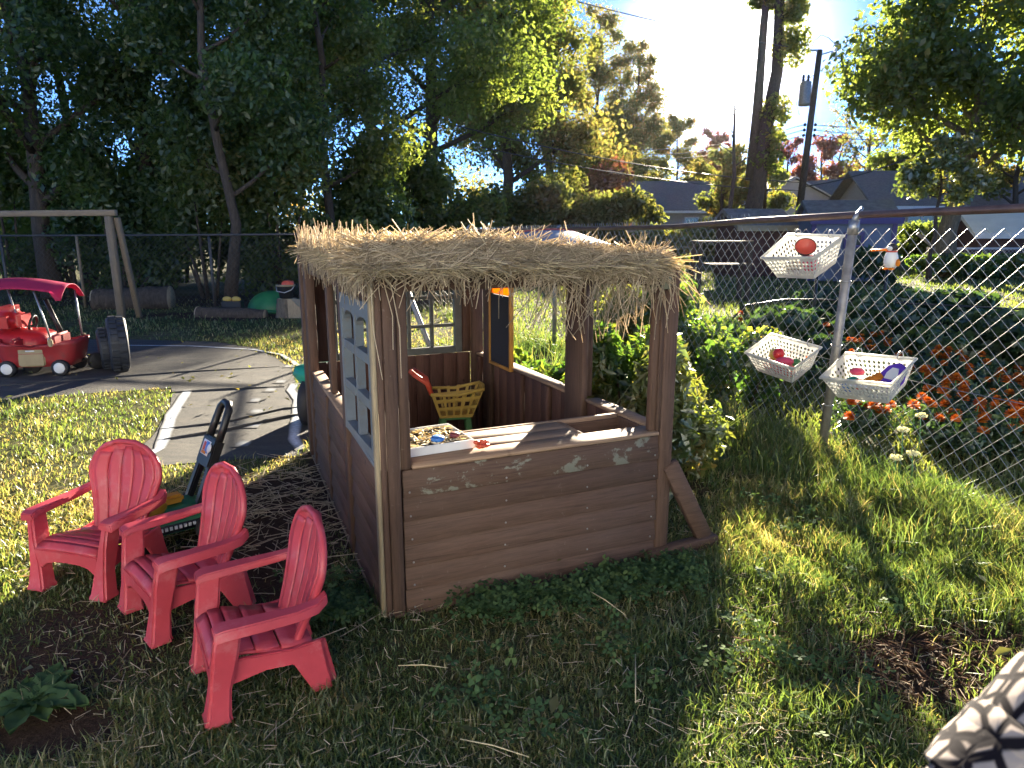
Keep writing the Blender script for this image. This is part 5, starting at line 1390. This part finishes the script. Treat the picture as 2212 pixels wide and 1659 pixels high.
part('seat_back', MB().box((.16, 0, .33), (.05, .36, .13)), M['wagonred'], wg, .02, 3); part('seat_back', MB().box((-.2, 0, .31), (.05, .36, .1)), M['wagonred'], wg, .02, 3)
dr = part('door', MB().mm(-.14, .1, -.226, -.2, .1, .275), M['tan'], wg, .012, 3)
part('handle', MB().mm(-.06, .02, -.236, -.2265, .245, .258), M['white'], dr, .003, 1); part('seam', MB().mm(-.135, .095, -.229, -.2255, .222, .227), M['wagonred'], dr)
for x in (-.25, .22):
    for y in (-.2, .2):
        wv = MB(); wv.lathe([(0, -.03), (.07, -.03), (.08, -.02), (.08, .02), (.07, .03), (0, .03)], (x, y, .08), 20, 'Y'); w_ = part('wheel', wv, M['rubber'], wg)
        hb = MB(); hb.lathe([(0, -.034), (.045, -.034), (.055, -.029), (0, .032)] if y < 0 else [(0, -.03), (.055, .029), (.045, .034), (0, .034)], (x, y, .08), 18, 'Y'); part('rim', hb, M['white'], w_)
for x0_, x1_, y in ((-.33, -.42, -.2), (.17, .08, -.2), (-.28, -.36, .2), (.28, .26, .2)):
    part('canopy_pole', MB().tube([(x0_, y, .33), (x0_ * .6 + x1_ * .4, y, .55), (x1_, y * 1.05, .82)], .009, 6), M['steel'], wg)
    part('pole_socket', MB().box((x0_, y * 1.12, .325), (.045, .03, .07)), M['tan'], wg, .008, 2)
cn = MB(); cn.grid(lambda u, v: (-.5 + .82 * u, -.24 + .5 * v, .80 + .1 * math.sin(math.pi * v) * (1 - .3 * u) + .045 * math.sin(math.pi * min(1, u * 1.05)) - .07 * (abs(2 * v - 1) ** 3) * (u > .9) - .05 * max(0, .12 - u) * 4), 18, 14); part('canopy', cn, M['magenta'], wg, solid=.006)
part('pull_handle', MB().tube([(.12, .16, .33), (-.02, .2, .7)], .022, 8), M['black'], wg)
# front axle swung out with a wheel at the right
part('front_axle', MB().tube([(.3, .05, .11), (.42, .1, .12)], .016, 6), M['black'], wg)
wv = MB(); wv.lathe([(0, -.03), (.075, -.03), (.085, -.02), (.085, .02), (.075, .03), (0, .03)], (0, 0, 0), 20, 'X'); o = part('wheel', wv, M['rubber'], wg, loc=(.42, .12, .085), rot=(0, 0, R(-40)))
hb = MB(); hb.lathe([(0, -.034), (.05, -.034), (.058, -.029), (0, .0)], (0, 0, 0), 18, 'X'); part('rim', hb, M['grey'], o)
# red toy car at the edge of the frame
cr = thing('toy_car', 'rounded red toy car partly cut off by the left edge of the photo', 'toy car', (-4.98, 7.08, 0), R(12))
cbm = MB(); vs_ = []; secs = [(.07, .30, .2), (.14, .34, .24), (.26, .34, .25), (.36, .31, .23), (.40, .24, .18), (.42, .1, .08)]
for z, a, b in secs:
    for k in range(24):
        t_ = 2 * math.pi * k / 24; cx_, sy_ = math.cos(t_), math.sin(t_); vs_.append((math.copysign(abs(cx_) ** .6, cx_) * a + (.02 if z > .3 else 0), math.copysign(abs(sy_) ** .6, sy_) * b, z))
fs = []
for k in range(5):
    for j in range(24): fs.append((k * 24 + j, k * 24 + (j + 1) % 24, (k + 1) * 24 + (j + 1) % 24, (k + 1) * 24 + j))
fs += [tuple(range(24))[::-1], tuple(range(120, 144))]
cbm.add(vs_, fs, True); part('body', cbm, M['redtoy'], cr)
part('seat_back', MB().box((-.03, 0, .5), (.27, .4, .3)), M['redtoy'], cr, .09, 5)
for y in (-.12, .12): part('headlight', MB().ball((.335, y, .3), (.02, .04, .04), 12, 8), M['white'], cr)
part('steering_wheel', MB().tube([(.16 + .02 * math.sin(a), .09 * math.cos(a), .46 + .08 * math.sin(a)) for a in np.linspace(0, 6.28, 18)[:-1]], .012, 8, closed=True), M['black'], cr)
for x in (-.22, .2):
    for y in (-.24, .24):
        wv = MB(); wv.lathe([(0, -.03), (.075, -.03), (.085, -.02), (.085, .02), (.075, .03), (0, .03)], (x, y, .085), 20, 'Y'); part('wheel', wv, M['rubber'], cr)
# upright black tyres
def tyre(label, loc, rz, Rr, w_, tilt=0):
    root = thing('tyre', label, 'tyre', loc, rz, 'upright black tyres on the path')
    pr = [(Rr * .62, -w_ * .42), (Rr * .7, -w_ * .5), (Rr * .93, -w_ * .5), (Rr, -w_ * .38), (Rr, w_ * .38), (Rr * .93, w_ * .5), (Rr * .7, w_ * .5), (Rr * .62, w_ * .42), (Rr * .58, 0)]
    mb = MB(); n = 36; vs_ = []
    for k in range(n):
        a = 2 * math.pi * k / n
        for (q_, h_) in pr: vs_.append((h_, q_ * math.cos(a), Rr + q_ * math.sin(a)))
    m_ = len(pr); fs = [(k * m_ + j, k * m_ + (j + 1) % m_, ((k + 1) % n) * m_ + (j + 1) % m_, ((k + 1) % n) * m_ + j) for k in range(n) for j in range(m_)]
    mb.add(vs_, fs, True); body = part('casing', mb, M['blueblack'], root)
    tb_ = MB()
    for k in range(26):
        a = 2 * math.pi * k / 26
        for s in (-1, 1):
            c_ = (s * w_ * .2, (Rr + .006) * math.cos(a + s * .06), Rr + (Rr + .006) * math.sin(a + s * .06)); tb_.box(c_, (w_ * .34, .035 * Rr / .26, .02), Matrix.Rotation(a - math.pi / 2, 3, 'X'))
    part('tread', tb_, M['blueblack'], root)
    root.rotation_euler = (0, tilt, rz); return root
tyre('tall upright black tyre standing edge-on right of the wagon', (-3.93, 7.0, .01), R(31), .265, .17)
tyre('smaller black tyre standing behind the tall one on its left', (-4.1, 7.12, .01), R(33), .2, .15, R(-3))
# timber frame
tf = thing('timber_arch', 'weathered timber frame with twin posts at the left edge', 'timber frame', (-6.12, 11.1, 0))
part('post', MB().beam((.0, 0, -.02), (-.02, 0, 1.58), .1, .1, (0, 1, 0)), M['oldwood'], tf, .006, 1)
part('post', MB().beam((.13, .28, -.02), (.07, .06, 1.56), .07, .09, (0, 1, 0)), M['oldwood'], tf, .006, 1)
part('beam', MB().beam((-3.2, 0, 1.6), (.1, 0, 1.63), .1, .09), M['oldwoodX'], tf, .006, 1)
part('post', MB().beam((-3.0, 0, -.02), (-2.95, 0, 1.55), .1, .1, (0, 1, 0)), M['oldwood'], tf, .006, 1)
# logs and stumps
def log(name, label, a, b, r0, r1, seed, m='bark', group=None, cat='log', endm='stump'):
    a, b = Vector(a), Vector(b); o_ = a.lerp(b, .5); o_.z = 0; root = thing(name, label, cat, o_, 0, group); mb = MB(); rr = random.Random(seed)
    n = 10; pts = [a.lerp(b, i / n) - o_ for i in range(n + 1)]
    mb.tube(pts, [(r0 + (r1 - r0) * i / n) * (1 + .06 * rr.uniform(-1, 1)) for i in range(n + 1)], 18, caps=False); 
    for i, v_ in enumerate(mb.v):
        k = 1 + .09 * noise.noise(Vector(v_) * 6 + Vector((seed, 0, 0))); i_ = i // 18; c_ = pts[i_]; mb.v[i] = tuple(c_ + (Vector(v_) - c_) * k)
    part('bark', mb, M[m], root)
    for p_, q_, rad in ((pts[0], pts[1], r0), (pts[-1], pts[-2], r1)):
        d = (p_ - q_).normalized(); e = MB(); e.tube([p_ - d * .02, p_ - d * .004], rad * .97, 18); part('cut_end', e, M[endm], root)
    return root
log('log', 'big shaded log lying behind the timber post', (-7.4, 12.6, .15), (-6.1, 12.75, .17), .2, .23, 3)
log('log', 'low half-buried log in the shade left of the stumps', (-5.1, 11.5, .04), (-3.95, 11.35, .03), .13, .1, 4)
log('stump', 'tall grey stump standing behind the bucket', (-3.42, 12.1, 0), (-3.42, 12.1, .72), .2, .17, 5, 'barkpale', None, 'stump')
log('stump', 'short stump with a pale cut side beside the straw roof corner', (-3.62, 11.45, -.02), (-3.62, 11.45, .3), .2, .16, 6, 'barkpale', None, 'stump')
sp_ = MB(); sp_.add([(-3.5, 11.27, .3), (-3.22, 11.28, .0), (-3.55, 11.23, 0), (-3.56, 11.27, .31), (-3.4, 11.5, .28), (-3.2, 11.5, 0)], [(0, 1, 2, 3), (0, 4, 5, 1), (3, 4, 0), (2, 1, 5), (3, 2, 5, 4)])
o = part('wood_slab', sp_, M['stump'], None); tag(o, 'pale split slab leaning on the short stump', 'wood')
bkt = thing('bucket', 'dark bucket with an orange-red lid on top of the short stump', 'bucket', (-3.62, 11.42, .305))
mb = MB(); mb.lathe([(0, 0), (.1, 0), (.13, .2), (.14, .22), (.125, .21), (0, .21)], n=20); part('body', mb, M['rubber'], bkt)
mb = MB(); mb.lathe([(.13, .19), (.15, .19), (.152, .215), (.13, .22)], n=20, caps=False); part('rim', mb, M['tan'], bkt)
mb = MB(); mb.ball((.04, 0, .225), (.1, .1, .06), 16, 8, .3); part('lid', mb, M['coral'], bkt)
mb = MB(); mb.tube([(-.14, -.03, .19), (-.1, -.14, .12), (0.03, -.17, .1), (.12, -.1, .14), (.14, -.02, .19)], .008, 6); part('handle', mb, M['grey'], bkt)
td = thing('sandbox_lid', 'dull green domed sandbox lid lying behind the low log', 'lid', (-4.15, 12.3, 0))
mb = MB(); mb.ball((0, 0, .02), (.42, .35, .33), 22, 12); part('dome', mb, M['green'], td)
mb = MB(); mb.lathe([(.42, .0), (.46, .0), (.46, .04), (.41, .06)], n=24, caps=False); part('rim', mb, M['green'], td)
bf = thing('toy_crate', 'small black crate with pale yellow wing shapes on the low log', 'toy', (-4.62, 11.75, .1))
part('crate', MB().mm(-.16, .16, -.08, .08, 0, .13), M['black'], bf, .01, 2)
for s in (-1, 1): part('wing', MB().ball((s * .075, -.03, .16), (.08, .03, .045), 12, 8), M['yellow'], bf)
# green ride-on toy beside the playhouse
rd = thing('ride_on_toy', 'teal green ride-on toy with black wheels half hidden by the left wall', 'ride-on toy', (-1.37, 5.12, 0), R(0))
mb = MB(); vs_ = []; secs = [(.27, .1, .11), (.30, .2, .16), (.36, .24, .19), (.41, .22, .17), (.43, .14, .1)]
for z, a, b in secs:
    for k in range(24): t_ = 2 * math.pi * k / 24; vs_.append((a * math.cos(t_), b * math.sin(t_), z))
fs = [(k * 24 + j, k * 24 + (j + 1) % 24, (k + 1) * 24 + (j + 1) % 24, (k + 1) * 24 + j) for k in range(4) for j in range(24)] + [tuple(range(24))[::-1], tuple(range(96, 120))]
mb.add(vs_, fs, True); part('seat', mb, M['teal'], rd)
part('chassis', MB().beam((.02, 0, .12), (.0, 0, .29), .16, .2, (0, 1, 0), .2, .24), M['teal'], rd, .03, 3)
for x, y, q_ in ((-.1, -.12, .165), (.02, -.26, .12), (-.1, .16, .165)):
    wv = MB(); wv.lathe([(0, -.05), (q_ * .85, -.05), (q_, -.035), (q_, .035), (q_ * .85, .05), (0, .05)], (x, y, q_), 24, 'X'); w_ = part('wheel', wv, M['rubber'], rd)
    hb = MB(); hb.lathe([(0, -.056), (q_ * .4, -.056), (q_ * .45, -.049), (0, .05)], (x, y, q_), 16, 'X'); part('hub', hb, M['black'], w_)
part('label_patch', MB().box((.0, -.02, .437), (.07, .045, .006)), M['white'], rd, .002, 1)

# ================================================================== BASKETS ON THE FENCE
def hole_wall(p00, p10, p11, p01, nu, nv, hole=.74, rimv=.16, basev=.16):
    """panel with a grid of diamond openings between solid bands"""
    mb = MB(); q = lambda u, v: tuple((Vector(p00) * (1 - u) + Vector(p10) * u) * (1 - v) + (Vector(p01) * (1 - u) + Vector(p11) * u) * v)
    def quad(u0, u1, v0, v1): mb.add([q(u0, v0), q(u1, v0), q(u1, v1), q(u0, v1)], [(0, 1, 2, 3)])
    for i in range(nu): quad(i / nu, (i + 1) / nu, 0, basev); quad(i / nu, (i + 1) / nu, 1 - rimv, 1)
    for j in range(nv):
        v0 = basev + (1 - rimv - basev) * j / nv; v1 = basev + (1 - rimv - basev) * (j + 1) / nv; vm = (v0 + v1) / 2
        sh = .5 / nu * (j % 2)
        for i in range(nu):
            u0, u1 = i / nu, (i + 1) / nu; um = (u0 + u1) / 2; du = (u1 - u0) / 2 * hole; dv = (v1 - v0) / 2 * (hole + .2)
            P8 = [q(u0, v0), q(u1, v0), q(u1, v1), q(u0, v1), q(um, vm - dv), q(um + du, vm), q(um, vm + dv), q(um - du, vm)]
            mb.add(P8, [(0, 1, 4), (1, 5, 4), (1, 2, 5), (2, 6, 5), (2, 3, 6), (3, 7, 6), (3, 0, 7), (0, 4, 7)])
    return mb
def basket(label, BL, BR, FR, FL_, depth=.15, shrink=.72):
    c = (BL + BR + FR + FL_) / 4; nd = (BR - BL).cross(FL_ - BL).normalized()
    if nd.z > 0: nd = -nd
    nd = (nd * .75 + Vector((0, 0, -1)) * .25).normalized()
    o = c + nd * depth; root = thing('basket', label, 'basket', o, 0, 'white plastic baskets hung on the fence')
    T = [BL - o, BR - o, FR - o, FL_ - o]; Bt = [c - o + (p - c) * shrink + nd * depth for p in (BL, BR, FR, FL_)]
    nu = (13, 8, 13, 8); mb = MB()
    for i in range(4):
        j = (i + 1) % 4; w_ = hole_wall(Bt[i], Bt[j], T[j], T[i], nu[i], 4); mb.add(w_.v, w_.f)
    mb.add(Bt, [(0, 1, 2, 3)])
    part('sides', mb, M['basket'], root, solid=.003)
    part('rim', MB().tube([p + (p - (c - o)).normalized() * .006 for p in T], .008, 8, closed=True), M['basket'], root)
    for f_ in (.2, .8):
        k_ = T[0].lerp(T[1], f_); part('tie', MB().tube([k_ + Vector((.02 * math.cos(a), .02 * math.cos(a) * .3, .012 + .024 * math.sin(a))) for a in np.linspace(0, 6.28, 12)[:-1]], .003, 5, closed=True), M['grey'], root)
    return root, lambda u, v, h: o + (Bt[0] * (1 - u) + Bt[1] * u) * (1 - v) + (Bt[3] * (1 - u) + Bt[2] * u) * v - nd * h
b1, f1 = basket('topmost white lattice basket on the fence holding red toys', fp(.47, .03, 1.36), fp(.0, .03, 1.355), fp(-.08, .3, 1.24), fp(.36, .3, 1.222))
b2, f2 = basket('lower left white lattice basket holding red and yellow balls', fp(.55, .03, .705), fp(.095, .03, .685), fp(-.0, .3, .59), fp(.45, .3, .61), .13)
b3, f3 = basket('lower right white lattice basket in front of the post with purple toy', fp(-.145, .06, .69), fp(-.585, .03, .73), fp(-.70, .3, .64), fp(-.25, .32, .585), .135)
def ball(name, label, p, rad, m, group=None, cat='toy', jit=0): 
    mb = MB(); mb.ball((0, 0, 0), rad, 18, 12, jit); o = part(name, mb, M[m], None, loc=p); return tag(o, label, cat, group)
ball('toy_ball', 'pink ball at the bottom of the topmost basket', f1(.72, .6, .052), .05, 'pink', None, 'ball')
cp = thing('toy_cup', 'bright red cup with a dark outside tipped on top in the topmost basket', 'toy cup', f1(.62, .55, .125)); cp.rotation_euler = (R(48), R(-22), 0)
mb = MB(); mb.lathe([(0, .005), (.035, .005), (.058, .045), (.052, .045), (.03, .012), (0, .012)], n=22); part('cup', mb, M['coral'], cp)
mb = MB(); mb.lathe([(.037, -.002), (.0385, .004), (.0605, .044), (.06, .047)], n=22, caps=False); part('shell', mb, M['black'], cp, solid=.002)
ball('toy_egg', 'brownish toy shape at the left of the topmost basket', f1(.3, .6, .035), (.06, .04, .035), 'tan', None, 'toy', .2)
for k, (u, v, h, rad, m, l) in enumerate(((.42, .55, .105, .036, 'redtoy', 'red egg-shaped ball standing up in the lower left basket'), (.28, .5, .085, .038, 'yellow', 'yellow ball in the lower left basket'), (.6, .6, .07, (.06, .045, .03), 'pink', 'crimson flat toy in the lower left basket'),
                                (.2, .7, .035, .036, 'coral', 'orange-red ball at the left bottom of the lower left basket'), (.5, .75, .035, .04, 'redtoy', 'red ball at the front bottom of the lower left basket'), (.8, .75, .036, .04, 'coral', 'orange ball at the right front of the lower left basket'), (.75, .3, .035, .035, 'legreen', 'green ball at the back of the lower left basket'))):
    ball('toy_ball', l, f2(u, v, h), rad, m, None, 'ball')
for k, (u, v, h, rad, m, l) in enumerate(((.2, .3, .085, (.04, .035, .022), 'pink', 'magenta toy piece at the back left of the lower right basket'), (.25, .7, .06, .038, 'teal', 'teal ball in the lower right basket'), (.36, .72, .06, (.04, .03, .03), 'coral', 'red block-like toy in the lower right basket'), (.15, .75, .045, .034, 'blue', 'light blue ball at the front left of the lower right basket'))):
    ball('toy_piece', l, f3(u, v, h), rad, m, None, 'toy')
cp = thing('toy_mug', 'orange toy mug in the middle of the lower right basket', 'toy mug', f3(.5, .6, .05)); cp.rotation_euler = (R(20), R(60), R(20))
mb = MB(); mb.lathe([(0, 0), (.035, 0), (.038, .08), (.033, .08), (.03, .006), (0, .006)], n=20); part('cup', mb, M['orange'], cp)
part('handle', MB().tube([(.036, 0, .065), (.06, 0, .06), (.062, 0, .03), (.037, 0, .018)], .006, 8), M['orange'], cp)
pp = thing('purple_toy', 'purple toy panel with a white patch standing in the lower right basket', 'toy', f3(.8, .55, .035)); pp.rotation_euler = (R(-38), R(0), math.atan2(FD[1], FD[0]) + math.pi)
part('panel', MB().prism([(-.07, 0), (.07, .0), (.085, .06), (.05, .14), (0, .16), (-.06, .13), (-.085, .05)], -.008, .008, Matrix(((1, 0, 0, 0), (0, 0, 1, 0), (0, 1, 0, 0), (0, 0, 0, 1)))), M['purple'], pp, .004, 2)
for y in (-.0105, .0105): part('patch', MB().prism([(-.03, .05), (.03, .05), (.035, .085), (.02, .12), (-.02, .12), (-.035, .085)], y - .002, y + .002, Matrix(((1, 0, 0, 0), (0, 0, 1, 0), (0, 1, 0, 0), (0, 0, 0, 1)))), M['white'], pp)
ball('toy_plate', 'pale lilac plate lying in the lower right basket', f3(.45, .45, .03), (.12, .08, .018), 'white', None, 'toy')
# hanging penguin-like toy on the wire
pg = thing('hanging_toy', 'white toy bird with dark head and orange rod hanging on the fence', 'toy', fp(-.36, .03, 1.19), math.atan2(FN[1], FN[0]))
mb = MB(); mb.lathe([(0, 0), (.028, .004), (.036, .03), (.034, .06), (.026, .085), (.02, .092), (0, .094)], n=18); part('body', mb, M['white'], pg)
part('head', MB().ball((0, 0, .11), (.024, .026, .022), 14, 10), M['slate'], pg); part('face', MB().ball((.016, 0, .106), (.012, .018, .014), 12, 8), M['white'], pg)
part('collar', MB().tube([(.026 * math.cos(a), .026 * math.sin(a), .088) for a in np.linspace(0, 6.28, 15)[:-1]], .004, 6, closed=True), M['coral'], pg)
part('rod', MB().tube([(0, .02, .1), (.0, -.14, .09)], .006, 8), M['orange'], pg)
for s in (-1, 1): part('foot', MB().ball((.012, s * .018, -.003), (.022, .012, .007), 10, 6), M['orange'], pg)
part('wing', MB().ball((-.005, .042, .03), (.01, .014, .02), 10, 8), M['orange'], pg)
# ================================================================== SLEEVE AT THE CORNER
t = NT('fleece_with_black_net'); v = t.coord()
vo = t.new('ShaderNodeTexVoronoi'); vo.feature = 'DISTANCE_TO_EDGE'; vo.inputs['Scale'].default_value = 48
ds = t.noise(v, 9, 2); va = t.n.new('ShaderNodeVectorMath'); va.operation = 'ADD'; t.l(v, va.inputs[0])
sc_ = t.n.new('ShaderNodeVectorMath'); sc_.operation = 'SCALE'; 
nz = t.new('ShaderNodeTexNoise'); nz.inputs['Scale'].default_value = 14; t.l(v, nz.inputs['Vector']); t.l(nz.outputs['Color'], sc_.inputs[0]); sc_.inputs['Scale'].default_value = .012; t.l(sc_.outputs[0], va.inputs[1]); t.l(va.outputs[0], vo.inputs['Vector'])
ln = t.ramp(vo.outputs['Distance'], [(.1, (1, 1, 1)), (.17, (0, 0, 0))])
t.l(t.mix(ln, (.4, .34, .3), (.012, .01, .014)), t.bsdf.inputs['Base Color']); t.bsdf.inputs['Roughness'].default_value = .95
t.bsdf.inputs['Specular IOR Level'].default_value = .1
t.bump(vo.outputs['Distance'], .25, .008)
M['fleece'] = t.m
def ray(px, py, tt):
    c, s = math.cos(PITCH), math.sin(PITCH); u = (px - 1106) / 1533; v_ = (829.5 - py) / 1533
    return Vector((u * tt, (c + s * v_) * tt, CAM_H + (c * v_ - s) * tt))
pe = thing('person', 'arm in a white fleece sleeve with black net pattern at the lower right corner', 'person', (.36, .36, 1.0))
e0, e1 = ray(1975, 1665, .47), ray(2215, 1392, .47)
ad = (e1 - e0).normalized(); vd = e0.lerp(e1, .5) - Vector((0, 0, CAM_H)); off = ad.cross(vd).normalized()
if off.z > 0: off = -off
off = (off + vd.normalized() * .3).normalized()
ctr = lambda f: e0.lerp(e1, f)
mb = MB(); pts = []; rad = []
for i in range(91):
    f = -1.3 + 3.6 * i / 90; rr = .074 + .004 * math.sin(f * 5) + .0025 * math.sin(f * 13 + 1) + .006 * f
    pts.append(ctr(f) + off * (rr + .002) - Vector(pe.location)); rad.append(rr)
mb.tube(pts, rad, 40)
for i, v_ in enumerate(mb.v):
    c_ = pts[i // 40]; d_ = Vector(v_) - c_; mb.v[i] = tuple(c_ + d_ * (1 + .05 * noise.noise(Vector(v_) * 24) + .02 * noise.noise(Vector(v_) * 70)))
part('sleeve', mb, M['fleece'], pe)
# ================================================================== HAZE
hz = MB().mm(-160, 160, -30, 130, -1.0, 34)
t = bpy.data.materials.new('haze_air'); t.use_nodes = True; nt = t.node_tree
nt.nodes.remove(nt.nodes['Principled BSDF'])
pv = nt.nodes.new('ShaderNodeVolumePrincipled'); pv.inputs['Color'].default_value = (1, .97, .93, 1); pv.inputs['Density'].default_value = .00002; pv.inputs['Anisotropy'].default_value = .78
nt.links.new(pv.outputs[0], nt.nodes['Material Output'].inputs['Volume'])
tag(part('haze', hz, t), kind='stuff')
scene.cycles.volume_bounces = 0
